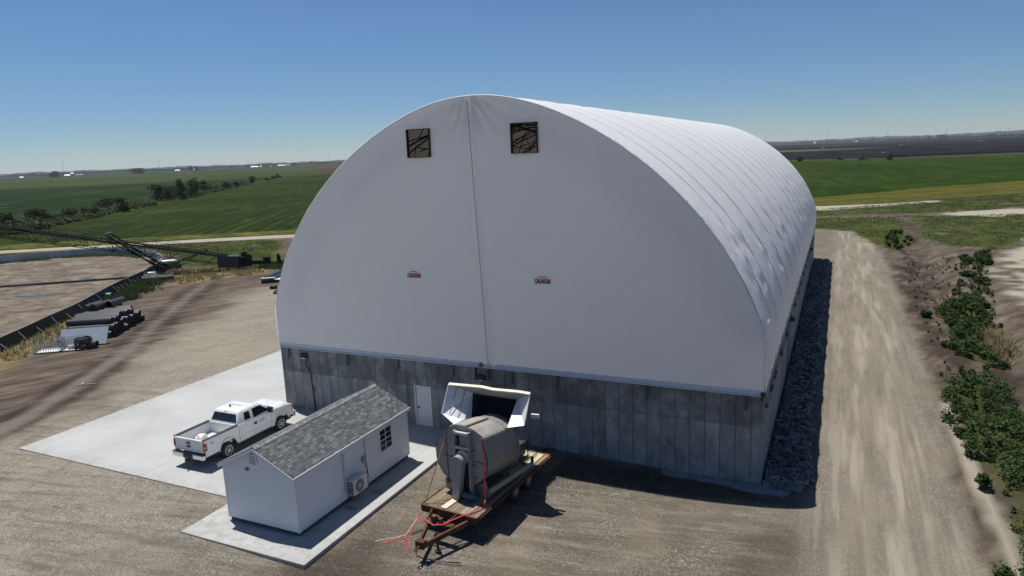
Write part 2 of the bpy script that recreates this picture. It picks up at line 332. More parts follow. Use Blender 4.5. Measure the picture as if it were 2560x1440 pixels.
# ------------------------------------------------------------------ ground material
def ground_mat():
    n = NT('ground_soil'); p = n.pos()
    A = n.n('ShaderNodeSeparateColor'); n.L.new(n.attr('mask_a')[0], A.inputs[0])
    B = n.n('ShaderNodeSeparateColor'); n.L.new(n.attr('mask_b')[0], B.inputs[0])
    C = n.n('ShaderNodeSeparateColor'); n.L.new(n.attr('mask_c')[0], C.inputs[0])
    x, y, z = n.sep(p)
    big = n.noise(p, .12, 5, .6); mid = n.noise(p, .9, 5, .65); fine = n.noise(p, 5, 6, .75)
    # smear of tyre and blade marks, long in y
    sm = n.noise(n.comb(n.math('MULTIPLY', x, 2.2), n.math('MULTIPLY', y, .16), 0), 1, 5, .6)
    smd = n.noise(n.comb(n.math('ADD', n.math('MULTIPLY', x, .9), n.math('MULTIPLY', y, -.5)), n.math('ADD', n.math('MULTIPLY', x, .12), n.math('MULTIPLY', y, .2)), 0), 1, 6, .65, .3)
    st = n.voro(p, 22, 'Color'); stv = n.sep(st)[0]; st2 = n.sep(n.voro(p, 34, 'Color'))[1]
    gcol = n.ramp(n.math('ADD', n.math('MULTIPLY', stv, .5), n.math('MULTIPLY', st2, .5)), [(.08, srgb(58, 53, 48)), (.4, srgb(96, 90, 82)), (.72, srgb(122, 115, 105)), (.97, srgb(190, 185, 174))])
    gcol = n.mix(n.mapr(mid, .35, .68, 0, .6), gcol, srgb(84, 77, 69))
    gcol = n.mix(n.mapr(big, .4, .65, 0, .5), gcol, srgb(102, 93, 84))
    gcol = n.mix(n.mapr(n.noise(p, .35, 4, .6), .45, .6, 0, .4), gcol, srgb(124, 115, 97))
    rcol = n.mix(n.mapr(sm, .40, .66, .35, .8), gcol, srgb(136, 128, 115))
    rcol = n.mix(n.mapr(n.noise(n.comb(n.math('MULTIPLY', x, 1.3), n.math('MULTIPLY', y, .1), 3), 1, 3, .5), .5, .62, 0, .7), rcol, srgb(152, 145, 131))
    rcol = n.mix(n.mapr(n.noise(n.comb(n.math('MULTIPLY', x, 3.1), n.math('MULTIPLY', y, .09), 7), 1, 4, .6), .5, .66, 0, .4), rcol, srgb(100, 92, 80))
    gcol = n.mix(n.math('MULTIPLY', n.mapr(x, -13.5, -24, 0, .55), n.mapr(n.noise(p, 1.1, 5, .7), .3, .62, .55, 1)), gcol, n.mix(stv, srgb(122, 116, 105), srgb(176, 170, 156)))
    gcol = n.mix(n.math('MULTIPLY', n.mapr(x, -26, -34, 0, .38), n.mapr(n.noise(n.comb(n.math('ADD', n.math('MULTIPLY', x, .5), n.math('MULTIPLY', y, -.3)), n.math('ADD', n.math('MULTIPLY', x, .05), n.math('MULTIPLY', y, .09)), 2), 1, 5, .6), .45, .6, 0, 1)), gcol, srgb(150, 143, 122))
    gcol = n.mix(n.math('MULTIPLY', C.outputs[1], n.mapr(n.math('ABSOLUTE', n.math('SUBTRACT', x, 4.6)), 1.2, 3.3, 1, .1)), gcol, rcol)
    y1_ = n.noise(n.comb(n.math('ADD', n.math('MULTIPLY', x, .22), n.math('MULTIPLY', y, .10)), n.math('SUBTRACT', n.math('MULTIPLY', y, 1.9), n.math('MULTIPLY', x, .35)), 4), 1, 6, .7, .5)
    yard = n.math('MULTIPLY', n.mapr(x, .5, 2.2, 1, 0), n.mapr(y, -2, 0, 1, .25)); gcol = n.mix(n.math('MULTIPLY', yard, n.mapr(y1_, .50, .66, 0, .6)), gcol, srgb(84, 77, 69)); gcol = n.mix(n.math('MULTIPLY', yard, n.mapr(y1_, .48, .34, 0, .4)), gcol, srgb(146, 139, 127))
    t1_ = n.noise(n.comb(n.math('ADD', n.math('MULTIPLY', x, 1.7), n.math('MULTIPLY', y, .9)), n.math('SUBTRACT', n.math('MULTIPLY', y, .12), n.math('MULTIPLY', x, .06)), 9), 1, 3, .5, .2); gcol = n.mix(n.math('MULTIPLY', yard, n.mapr(t1_, .60, .66, 0, .35)), gcol, srgb(98, 90, 80))
    dirt = n.ramp(smd, [(.28, srgb(58, 51, 45)), (.43, srgb(82, 73, 65)), (.57, srgb(108, 98, 87)), (.72, srgb(138, 129, 115))])
    dirt = n.mix(n.mapr(fine, .3, .75, .5, 0), dirt, srgb(72, 62, 53))
    pitc = n.ramp(n.noise(n.comb(n.math('MULTIPLY', x, .30), n.math('MULTIPLY', y, .42), 0), 1, 7, .68, .8), [(.3, srgb(74, 66, 58)), (.46, srgb(104, 94, 84)), (.58, srgb(122, 112, 101)), (.72, srgb(148, 139, 127))])
    col = n.mix(A.outputs[0], dirt, gcol)
    col = n.mix(n.math('MULTIPLY', C.outputs[0], .85), col, n.mix(n.mapr(mid, .3, .7, 0, 1), srgb(98, 91, 85), srgb(116, 109, 102)))
    col = n.mix(B.outputs[2], col, pitc)
    col = n.mix(n.math('MULTIPLY', A.outputs[1], n.mapr(fine, .25, .6, .6, .95)), col, n.mix(mid, srgb(44, 36, 31), srgb(62, 52, 45)))
    strawc = n.ramp(n.noise(p, 1.6, 7, .8), [(.3, srgb(84, 74, 48)), (.5, srgb(118, 106, 74)), (.7, srgb(150, 136, 98))])
    col = n.mix(B.outputs[0], col, strawc)
    grassc = n.ramp(n.noise(p, .8, 8, .8), [(.3, srgb(36, 44, 20)), (.48, srgb(52, 62, 28)), (.62, srgb(66, 75, 36)), (.76, srgb(92, 94, 56))])
    grassc = n.mix(n.mapr(big, .4, .7, 0, .5), grassc, srgb(92, 92, 50))
    col = n.mix(A.outputs[2], col, grassc)
    palec = n.mix(mid, srgb(138, 130, 115), srgb(168, 161, 146))
    col = n.mix(B.outputs[1], col, palec)
    far = n.mix(n.noise(p, .004, 3, .5), srgb(50, 62, 34), srgb(66, 74, 46))
    col = n.mix(C.outputs[2], far, col)
    h = n.math('ADD', n.math('MULTIPLY', stv, .5), n.math('MULTIPLY', fine, 1.2))
    n.bump(n.math('ADD', h, n.math('MULTIPLY', mid, 4)), .035, .9)
    return n.fin(col, .95, 0, .04)
go = fastmesh('ground', np.stack([X, Y, Z], 1), FQ, ground_mat(), smooth=True); tag(go, kind='structure')
for nm, arr in (('mask_a', ground_me_mask1), ('mask_b', ground_me_mask2), ('mask_c', ground_me_mask3)):
    at = go.data.attributes.new(nm, 'FLOAT_COLOR', 'POINT'); at.data.foreach_set('color', arr.astype(np.float32).ravel())

# ------------------------------------------------------------------ fields (sheets a little above the ground)
def rowdir(a, b):
    v = Vector((b[0]-a[0], b[1]-a[1])); v.normalize(); return v
def field_mat(name, c1, c2, c3, d=(.5, -.85), rowsc=0, sc=.05, rowstr=.5):
    kf = (.70, .68, .72) if 'verge' in name or 'dry' in name or 'scrub' in name else (.70, .50, .62); c1, c2, c3 = [tuple(a*b for a, b in zip(c[:3], kf))+(1,) for c in (c1, c2, c3)]
    n = NT(name); p = n.pos(); x, y, z = n.sep(p); d = Vector(d).normalized()
    u = n.math('ADD', n.math('MULTIPLY', x, d.y), n.math('MULTIPLY', y, -d.x)); v = n.math('ADD', n.math('MULTIPLY', x, d.x), n.math('MULTIPLY', y, d.y))
    f = n.noise(n.comb(n.math('MULTIPLY', u, 1), n.math('MULTIPLY', v, .35), 0), sc, 9, .72)
    col = n.ramp(f, [(.32, c1), (.5, c2), (.68, c3)])
    sp = n.noise(p, 1.3, 4, .8); col = n.mix(n.mapr(sp, .3, .7, .45, 0), col, tuple(a*.5 for a in c1[:3])+(1,))
    s2 = n.noise(n.comb(u, n.math('MULTIPLY', v, .25), 0), .22, 6, .8); col = n.mix(n.mapr(s2, .36, .52, .5, 0), col, tuple(a*.55 for a in c1[:3])+(1,)); col = n.mix(n.mapr(s2, .5, .7, 0, .5), col, tuple(a*1.45 for a in c3[:3])+(1,))
    s3 = n.noise(n.comb(n.math('MULTIPLY', u, .4), n.math('MULTIPLY', v, 1), 0), .012, 4, .6); col = n.mix(n.mapr(s3, .4, .6, .35, 0), col, tuple(a*.75 for a in c1[:3])+(1,))
    if rowsc:
        w = n.math('ADD', n.math('MULTIPLY', n.math('SINE', n.math('ADD', n.math('MULTIPLY', u, 2*math.pi/rowsc), n.math('MULTIPLY', n.noise(p, .05, 2), 6))), .5), .5)
        col = n.mix(n.math('MULTIPLY', n.mapr(w, .35, .75, rowstr, 0), n.mapr(n.noise(p, .02, 3), .38, .6, .15, 1)), col, (.014, .017, .007, 1))
    n.bump(n.noise(p, 2.2, 5, .8), .25, .8)
    return n.fin(col, 1, 0, 0)
def sheet(name, pts, mat, z, close=None):
    P = [Vector((a, b, z)) for a, b in pts]; me = bpy.data.meshes.new(name)
    from mathutils.geometry import tessellate_polygon
    tr = tessellate_polygon([P]); me.from_pydata([tuple(v) for v in P], [], [t for t in tr])
    me.update()
    for pl in me.polygons:
        if pl.normal.z < 0: pl.flip()
    me.materials.append(mat); o = bpy.data.objects.new(name, me); COL.objects.link(o); tag(o, kind='structure'); return o
soyA = field_mat('soy_field', srgb(48, 78, 40), srgb(62, 94, 46), srgb(84, 110, 60), (-.54, .84), 3.2, .045, .55)
soyB = field_mat('soy_field_dark', srgb(40, 68, 40), srgb(50, 82, 46), srgb(74, 102, 64), (-.54, .84), 0, .02)
soyC = field_mat('soy_field_light', srgb(62, 90, 50), srgb(76, 104, 56), srgb(90, 116, 66), (-.5, .8), 0, .006)
soyD = field_mat('soy_field_far', srgb(52, 80, 50), srgb(64, 92, 58), srgb(78, 104, 68), (-.5, .8), 0, .003)
vergeM = field_mat('verge_grass', srgb(78, 88, 44), srgb(98, 106, 56), srgb(128, 128, 78), (-.8, .6), 0, .3)
scrubM = field_mat('scrub_grass', srgb(50, 64, 28), srgb(74, 84, 38), srgb(104, 106, 58), (-.5, .8), 0, .2)
soyR = field_mat('soy_field_right', srgb(46, 76, 32), srgb(58, 92, 38), srgb(72, 104, 46), (-.2, 1), 0, .03)
VU = [(-270, -55), (-178, 18), (-144.9, 51.0), (-131.6, 61.1), (-120.8, 67.2), (-109.5, 74.3), (-97.2, 81.7), (-66, 101), (-30, 124), (-3.1, 139), (10, 148), (23.3, 160), (40, 173), (90, 205), (170, 240)]
sheet('verge', VU+[(170, 205), (90, 190), (60, 176), (40.3, 165)]+[(a, b) for a, b in FARMROAD_U[::-1]][0:], vergeM, .055)
RV = [(-60, 117), (-3.1, 157.7), (12.0, 174.7), (22.3, 190.3), (48.3, 215.0), (110, 250), (200, 290)]
sheet('crop_field', [(-270, -55), (-178, 18), (-144.9, 51.0), (-131.6, 61.1), (-120.8, 67.2), (-109.5, 74.3), (-97.2, 81.7), (-66, 101)]+[(-60, 117), (-60, 560), (-300, 760), (-494.4, 518.4)]+HEDGE_L[::-1][1:]+[(-200, -40)], soyA, .06)
sheet('scrub_strip', HEDGE_L+HEDGE_U[::-1], scrubM, .064)
sheet('crop_field', [(-300, 150), (-1200, 20), (-900, 140), (-693.6, 355.3), (-661.8, 398.6), (-584.5, 420.0), (-522.8, 458.7), (-515.9, 478.8), (-488.9, 487.7)]+HEDGE_U[::-1][1:]+[(-160, 36), (-200, -40), (-700, -300), (-1200, -300)], soyB, .068)
sheet('crop_field', [(-3400, 100), (-1722.0, 925.8), (-1603.5, 1053.0), (-1424.4, 1149.0), (-1353.0, 1232.0), (-1336.2, 1398.7), (-1283.7, 1580.0), (-700, 1700), (-60, 1400), (-60, 560), (-300, 760), (-494.4, 518.4), (-488.9, 487.7), (-515.9, 478.8), (-522.8, 458.7), (-584.5, 420.0), (-661.8, 398.6), (-693.6, 355.3), (-900, 140), (-1200, 20), (-1600, -200)], soyC, .072)
sheet('crop_field', [(-6000, -500), (-3430, 100), (-1740.0, 925.8), (-1621, 1053.0), (-1442, 1149.0), (-1370.0, 1240.0), (-1352, 1408), (-1300, 1600), (-700, 1720), (-60, 1430), (-60, 9000), (-7000, 9000)], soyD, .076)
sheet('crop_field', RV+[(300, 500), (200, 545), (114.8, 533.7), (64.6, 517), (36.0, 508.4), (1.8, 512), (-32.7, 528.7), (-58, 555), (-58, 117)], soyR, .08)
sheet('dry_verge', [(-59, 116.5)]+RV[1:]+[(170, 240), (90, 205), (40, 173), (23.3, 160), (10, 148), (-3.1, 139), (-30, 124), (-58, 107)], field_mat('dry_verge_grass', srgb(84, 88, 42), srgb(104, 106, 52), srgb(126, 122, 66), (.6, .5), 0, .25), .084)
sheet('brown_patch', [(-1075.3, 1220.7), (-1240, 1500.0), (-700, 1100), (-463, 520.7), (-500, 566.8)], field_mat('brown_ground', srgb(84, 88, 62), srgb(90, 92, 66), srgb(84, 96, 62), sc=.01), .088)
sheet('field_edge', [(-32.7, 528.7), (1.8, 512), (36, 508.4), (64.6, 517), (114.8, 533.7), (200, 545), (200, 562), (114.8, 552), (64.6, 532), (36, 519.4), (1.8, 526.7), (-32.7, 548.7), (-80, 600), (-80, 570)], vergeM, .088)

# ------------------------------------------------------------------ concrete slabs
def concrete_floor():
    n = NT('slab_concrete'); p = n.pos(); x, y, z = n.sep(p)
    f = n.noise(p, .35, 6, .65, .4); br = n.noise(n.comb(n.math('MULTIPLY', x, .5), n.math('MULTIPLY', y, 5), 0), 1.5, 4, .6)
    col = n.ramp(f, [(.3, (.33, .333, .328, 1)), (.55, (.385, .387, .38, 1)), (.75, (.42, .42, .405, 1))])
    col = n.mix(n.mapr(br, .35, .7, .12, 0), col, (.36, .36, .35, 1))
    col = n.mix(n.mapr(n.noise(p, 1.1, 7, .75, .6), .58, .72, 0, .4), col, (.27, .26, .235, 1))
    ed = n.math('ADD', n.math('MAXIMUM', n.mapr(y, -8.6, -9.43, 0, 1), n.mapr(x, -33.2, -34.45, 0, 1)), n.math('MULTIPLY', n.mapr(y, -11.3, -12.15, 0, 1), .8)); col = n.mix(n.math('MULTIPLY', n.math('MULTIPLY', ed, 1, True), n.mapr(n.noise(p, 2.6, 6, .75), .45, .62, 0, .7)), col, (.27, .25, .215, 1))
    tm = n.noise(n.comb(n.math('MULTIPLY', x, 2.6), n.math('MULTIPLY', y, .12), 0), 1, 4, .6, .2); col = n.mix(n.mapr(tm, .58, .7, 0, .22), col, (.20, .20, .195, 1))
    def joint(c, off, per):
        q = n.math('FRACT', n.math('DIVIDE', n.math('ADD', c, off), per)); q = n.math('ABSOLUTE', n.math('SUBTRACT', q, .5)); return n.mapr(q, .5-.012/per, .5, 0, 1)
    col = n.mix(n.math('MULTIPLY', joint(x, 13.6, 4.15), .55), col, (.2, .2, .2, 1)); col = n.mix(n.math('MULTIPLY', joint(y, 3.6, 4.6), .55), col, (.2, .2, .2, 1))
    n.bump(n.noise(p, 30, 3, .6), .004, .5)
    return n.fin(col, .88, 0, .25)
CF = concrete_floor()
b = MB(); b.box(-34.45, -19.66, -9.43, 9.0, -.4, 0); b.box(-19.66, -13.65, -12.15, -.02, -.4, 0.001); b.box(-19.66, -13.65, -12.15, -12.149, -.4, 0)
o = MB().box(-34.45, -25.62, -9.43, 60, -.4, 0).box(-25.62, -19.66, -9.43, -.012, -.4, 0).build('concrete_slab', CF, bevel=.015, seg=1); tag(o, kind='structure')
o = MB().box(-19.655, -13.65, -12.15, -.012, -.4, 0.004).build('shed_slab', CF, bevel=.015, seg=1); tag(o, kind='structure')
# the narrow strip of footing that shows along the wall
o = MB().prism([(-13.64, -.62), (-12.4, -.75), (-9.0, -.95), (-8.75, -1.55), (-6.4, -1.3), (-6.3, -.75), (-4.0, -.6), (-1.6, -.55), (-.5, -.85), (.95, -.8), (1.2, -.35), (.1, -.012), (-13.64, -.012)], 2, -.6, -.335).build('footing', simple('footing_concrete', (.21, .21, .22), .9, 0, .3, 1.5, .02, grime=.5)); tag(o, kind='structure')

# ------------------------------------------------------------------ the big fabric building
W_, L_, HW, CX = 25.6, 61.0, 3.485, -12.8
_kx = [0, 1.5, 3, 4.2, 5.4, 6.8, 8.6, 10.5, 11.56, 12.27, 12.6, 12.79]; _kk = [.0566, .0563, .0557, .0545, .0532, .0517, .0510, .0528, .0554, .0583, .0603, .0623]
_pf = np.polyfit(_kx, _kk, 6)
PROF = [(x, 16.21-float(np.polyval(_pf, x))*x*x) for x in (0, 1, 2, 3, 4, 5, 6, 7, 8, 9, 10, 10.8, 11.4, 11.9, 12.3, 12.6)]+[(12.79, 5.985)]
PX = np.array([p[0] for p in PROF]); PZ = np.array([p[1] for p in PROF])
def cat(P, t):
    P = [P[0]]+list(P)+[P[-1]]; n = len(P)-3; f = min(t*n, n-1e-6); i = int(f); f -= i; a, b_, c, d = (np.array(P[i+k]) for k in range(4))
    return .5*((2*b_)+(c-a)*f+(2*a-5*b_+4*c-d)*f*f+(3*b_-a-3*c+d)*f**3)
FINEP = [tuple(cat(PROF, t)) for t in np.linspace(0, 1, 61)]
FX = np.array([p[0] for p in FINEP]); FZ = np.array([p[1] for p in FINEP]); FX = np.maximum.accumulate(FX)
def roofz(x): return float(np.interp(abs(x-CX), FX, FZ))
def halfw(z): return float(np.interp(-z, -FZ, FX)) if z > 5.985 else 12.8
def pvc(name, front=False):
    n = NT(name); p = n.pos(); x, y, z = n.sep(p)
    col = n.ramp(n.noise(p, .25, 5, .6), [(.3, (.84, .845, .85, 1)), (.7, (.88, .885, .89, 1))])
    if front:
        # faint weld lines of the fabric strips
        q = n.math('ABSOLUTE', n.math('SUBTRACT', n.math('FRACT', n.math('DIVIDE', n.math('ADD', z, .6), 2.6)), .5)); col = n.mix(n.mapr(q, .490, .5, 0, .22), col, (.5, .52, .56, 1)); q2 = n.math('ABSOLUTE', n.math('SUBTRACT', n.math('FRACT', n.math('DIVIDE', n.math('ADD', x, .4), 4.25)), .5)); col = n.mix(n.mapr(q2, .494, .5, 0, .12), col, (.5, .52, .56, 1)); col = n.mix(n.mapr(n.noise(n.comb(n.math('MULTIPLY', x, 1.6), 0, n.math('MULTIPLY', z, .14)), 1, 5, .65), .5, .72, 0, .14), col, (.56, .57, .57, 1))
        wv = n.noise(n.comb(n.math('MULTIPLY', x, 1.4), 0, n.math('MULTIPLY', z, .5)), 1, 5, .6, .5)
        n.bump(n.math('ADD', wv, n.math('MULTIPLY', n.noise(p, 2.2, 4, .6), .25)), .09, .9)
    else:
        wv = n.noise(n.comb(0, n.math('MULTIPLY', y, 1.3), n.math('MULTIPLY', z, .35)), 1.6, 5, .65, 1.0)
        n.bump(n.math('ADD', wv, n.math('MULTIPLY', n.noise(p, 2.5, 4, .6), .4)), .07, .8)
    n.fin(col, .42 if front else .5, 0, .4)
    tr = n.n('ShaderNodeBsdfTranslucent'); tr.inputs[0].default_value = (.86, .90, .95, 1) if front else (.95, .93, .90, 1); mx = n.n('ShaderNodeMixShader'); mx.inputs[0].default_value = .50 if front else .30
    n.L.new(n.b.outputs[0], mx.inputs[1]); n.L.new(tr.outputs[0], mx.inputs[2]); n.L.new(mx.outputs[0], n.out.inputs[0])
    return n.m
PVCF, PVCR = pvc('membrane_end', True), pvc('membrane_roof')
bld = thing('storage_building', 'huge white fabric arch storage building on a tall grey concrete wall', 'building', (0, 0, 0))
# roof skin
ARCH = [.03, 2.75, 5.0]+[8.75+4.02*k for k in range(0, 13)]+[60.97]
side = []        # (half width, z, pleat weight)
for (hx, hz) in FINEP: side.append((hx, hz, 0))
for t in np.linspace(0, 1, 10)[1:]: side.append((12.79+.03*t, 5.985-(5.985-3.42)*t, 1))
prof2 = [(-a, z, w) for a, z, w in side[::-1]]+[(a, z, w) for a, z, w in side[1:]]
yl = sorted(set([round(v, 3) for v in np.concatenate([np.arange(0, L_+.01, .22), ARCH, [a+.06 for a in ARCH[1:-1]], [a-.06 for a in ARCH[1:-1]]])]))
yl = [v for v in yl if 0 <= v <= L_]; ya = np.array(yl)
arr = np.array(ARCH); kk = np.clip(np.searchsorted(arr, ya)-1, 0, len(arr)-2); t = (ya-arr[kk])/(arr[kk+1]-arr[kk]); bay = np.where(arr[kk+1]-arr[kk] > 2, 1, .2)
sag = -np.sin(np.pi*np.clip(t, 0, 1))**.8*.05*bay
edge = np.minimum(t, 1-t)*(arr[kk+1]-arr[kk])
rows = []
sacc = np.concatenate([[0], np.cumsum([math.hypot(prof2[i+1][0]-prof2[i][0], prof2[i+1][1]-prof2[i][1]) for i in range(len(prof2)-1)])])
for i, (hx, hz, w) in enumerate(prof2):
    a = prof2[max(0, i-1)]; c = prof2[min(len(prof2)-1, i+1)]; nx_, nz_ = (c[1]-a[1])*-1, (c[0]-a[0]); q = math.hypot(nx_, nz_); nx_, nz_ = nx_/q, nz_/q
    s_ = sacc[i]; ss = s_*np.ones_like(ya)
    wr = (fbm(ya*.9, ss*1.9, 61, 3)-.5)*.20*np.exp(-((edge-.45)/.45)**2)*sstep(12.8, 9.8, np.array(hz))*bay*(1-w)
    d = sag*(1-w)+wr+.018*(edge < .04)
    pl = w*(.10*np.sin(ya*2*math.pi/1.35+.8*fbm(ya*.3, ya*0, 5)*6)+.045*np.sin(ya*2*math.pi/.61+2*fbm(ya*.5, ya*0, 8)))*sstep(5.985, 5.5, np.array(hz))*(.12+.88*sstep(3.4, 4.3, np.array(hz)))
    sgn = 1 if hx > 0 else -1
    rows.append([(CX+hx+nx_*float(dd)+sgn*float(pp), float(yy), hz+nz_*float(dd)) for yy, dd, pp in zip(ya, d, pl)])
V = np.array(rows); ni, nj = V.shape[:2]
# outward check: the normal used above must point away from the axis
ij = (np.arange(ni-1)[:, None]*nj+np.arange(nj-1)[None, :]).ravel()
rf = fastmesh('roof_membrane', V.reshape(-1, 3), np.stack([ij, ij+1, ij+nj+1, ij+nj], 1), PVCR, bld, True)
sm = simple('seam_strip', (.48, .50, .52), .6)
sb = MB()
for a in ARCH[1:-1]:
    pts = [(CX+h*1.0, a, z) for h, z, w in prof2]
    sb.tube([(x+.022*(1 if x > CX else -1)*min(1, abs(x-CX)/9), y, z+.012) for x, y, z in pts], .011, 4, False)
sb.build('roof_seam', sm, bld)
ep = simple('white_edge', (.74, .75, .74), .5)
for y in (-.005, L_+.005): MB().tube([(CX+h*.9985, y, z-.02) for h, z, w in prof2], .028, 6, False).build('edge_pipe', ep, bld)
# end membranes
WINS = [(-16.23, -15.0), (-10.8, -9.56)]; WZ = (13.57, 14.86)
def end_wall(y0, holes, sgn):
    xl = sorted(set([round(v, 3) for v in np.arange(-25.6, .001, .2)]+[round(v, 3) for v in np.arange(-13.8, -11.8, .05)]+[round(v, 3) for w in WINS for v in w]+[-25.59, -.01])); zl = sorted(set([round(v, 3) for v in np.arange(3.47, 16.4, .2)]+[WZ[0], WZ[1]]))
    idx = {}; vs = []; fs = []
    def top(x):
        hx = min(abs(x-CX), 12.789); return roofz(CX+hx) if hx < 12.789 else 5.985
    def dy(x, z):
        s_ = -12.93+(16.2-z)*.036
        r = .09*math.exp(-((x-s_)/.12)**2)-.08*math.exp(-((x-s_-.26)/.13)**2)-.04*math.exp(-((x-s_+.25)/.12)**2)
        dt = top(x)-z
        ang = math.atan2(x-s_, 16.6-z); rr = math.hypot(x-s_, 16.6-z)
        r += .07*math.sin(ang*22)*math.exp(-((rr-1.1)/1.1)**2)
        r += .02*math.sin(x*9+z*5)*math.exp(-dt/.35)*min(1, dt/.1)
        r += .16*math.sin(math.pi*min(1, max(0, (z-3.5)/12)))*(1-((x-CX)/13)**2)*.5*-1
        r += .03*math.sin((x+25.6)*11-z*3)*math.exp(-((z-4.1)/.7)**2)*math.exp(-((x+24)/1.6)**2)
        r += .012*math.sin(x*7+3*math.sin(x*1.7))*math.exp(-(z-3.5)/.8)
        return sgn*r*min(1, max(0, dt/.25))*min(1, (z-3.46)/.15)
    def vid(x, z):
        k = (round(x, 3), round(z, 3))
        if k not in idx: idx[k] = len(vs); vs.append((x, y0+dy(x, z), z))
        return idx[k]
    for i in range(len(xl)-1):
        x0, x1 = xl[i], xl[i+1]; t0, t1 = top(x0), top(x1)
        for j in range(len(zl)-1):
            z0, z1 = zl[j], zl[j+1]
            if z0 >= max(t0, t1): break
            if holes and WZ[0]-.001 <= z0 and z1 <= WZ[1]+.001 and any(a-.001 <= x0 and x1 <= b_+.001 for a, b_ in WINS): continue
            q = [vid(x0, min(z0, t0)), vid(x1, min(z0, t1)), vid(x1, min(z1, t1)), vid(x0, min(z1, t0))]
            u = []
            for a in q:
                if a not in u: u.append(a)
            if len(u) > 2: fs.append(tuple(u) if sgn < 0 else tuple(u[::-1]))
    me = bpy.data.meshes.new('end_membrane'); me.from_pydata(vs, [], fs); me.polygons.foreach_set('use_smooth', [True]*len(fs)); me.materials.append(PVCF)
    o = bpy.data.objects.new('end_membrane', me); COL.objects.link(o); o.parent = bld; return o
end_wall(0, True, 1); end_wall(L_, False, 1)
cs = MB()
for z0, z1 in zip(np.linspace(3.7, 16.0, 30)[:-1], np.linspace(3.7, 16.0, 30)[1:]):
    cs.bar((-12.93+(16.2-z0)*.036+.02, .03, z0), (-12.93+(16.2-z1)*.036+.02, .03, z1), .035, .012, up=(0, 1, 0))
cs.build('centre_seam', simple('centre_seam_grey', (.40, .39, .41), .6), bld).location = (0, -.155, 0)
# window screens and frames
scrn = NT('window_screen'); tb = scrn.n('ShaderNodeBsdfTransparent'); tb.inputs[0].default_value = (.36, .34, .31, 1); mx = scrn.n('ShaderNodeMixShader'); mx.inputs[0].default_value = .86
scrn.fin((.03, .03, .03, 1), .9); scrn.L.new(scrn.b.outputs[0], mx.inputs[1]); scrn.L.new(tb.outputs[0], mx.inputs[2]); scrn.L.new(mx.outputs[0], scrn.out.inputs[0])
blackm = simple('black_rubber', (.02, .02, .022), .7)
for a, c in WINS:
    w = MB().box(a, c, .02, .024, WZ[0], WZ[1]).build('window', scrn.m, bld)
    f = MB()
    for q in ((a-.012, a+.02, WZ[0]-.012, WZ[1]+.012), (c-.02, c+.012, WZ[0]-.012, WZ[1]+.012)): f.box(q[0], q[1], -.16, .03, q[2], q[3])
    for z in (WZ[0], WZ[1]): f.box(a+.021, c-.021, -.158, .028, z-.012, z+.012)
    f.build('frame', blackm, w)
# trusses
galv = simple('truss_steel', (.12, .115, .11), .5, .6, .2)
for a in [.55, 4.74, 8.76, 12.78, 16.8, 20.82]:
    tb_ = MB(); N_ = 26; prev = None
    tt = np.linspace(0, 2, N_+1); outer = []; inner = []
    for q in tt:
        sgn = -1 if q < 1 else 1; p = cat(PROF, abs(q-1)); outer.append(Vector((CX+sgn*(p[0]-.12), a, p[1]-.12)))
    cen = Vector((CX, a, 4.0))
    for p in outer: inner.append(p+(cen-p).normalized()*1.05)
    tb_.tube(outer, .05, 5, False); tb_.tube(inner, .05, 5, False)
    for i in range(N_): tb_.tube([outer[i], inner[i]] if i % 2 else [outer[i], inner[i+1]], .03, 4, False); tb_.tube([inner[i], outer[i+1]], .03, 4, False)
    tb_.build('truss', galv, bld)
pu = MB()
for q in (.25, .5, .75, 1, 1.25, 1.5, 1.75):
    sgn = -1 if q < 1 else 1; p = cat(PROF, abs(q-1)); pu.tube([(CX+sgn*(p[0]-.2), .5, p[1]-.25), (CX+sgn*(p[0]-.2), 24, p[1]-.25)], .04, 5, False)
for k in range(5):
    y0 = .55+4.1*k
    for q0, q1 in ((.62, .8), (.8, 1), (1, 1.2), (1.2, 1.38)):
        s0 = -1 if q0 < 1 else 1; s1 = -1 if q1 < 1 else 1; p0, p1 = cat(PROF, abs(q0-1)), cat(PROF, abs(q1-1))
        pu.tube([(CX+s0*(p0[0]-.3), y0, p0[1]-.4), (CX+s1*(p1[0]-.3), y0+4.1, p1[1]-.4)], .03, 4, False)
pu.build('purlin', galv, bld)
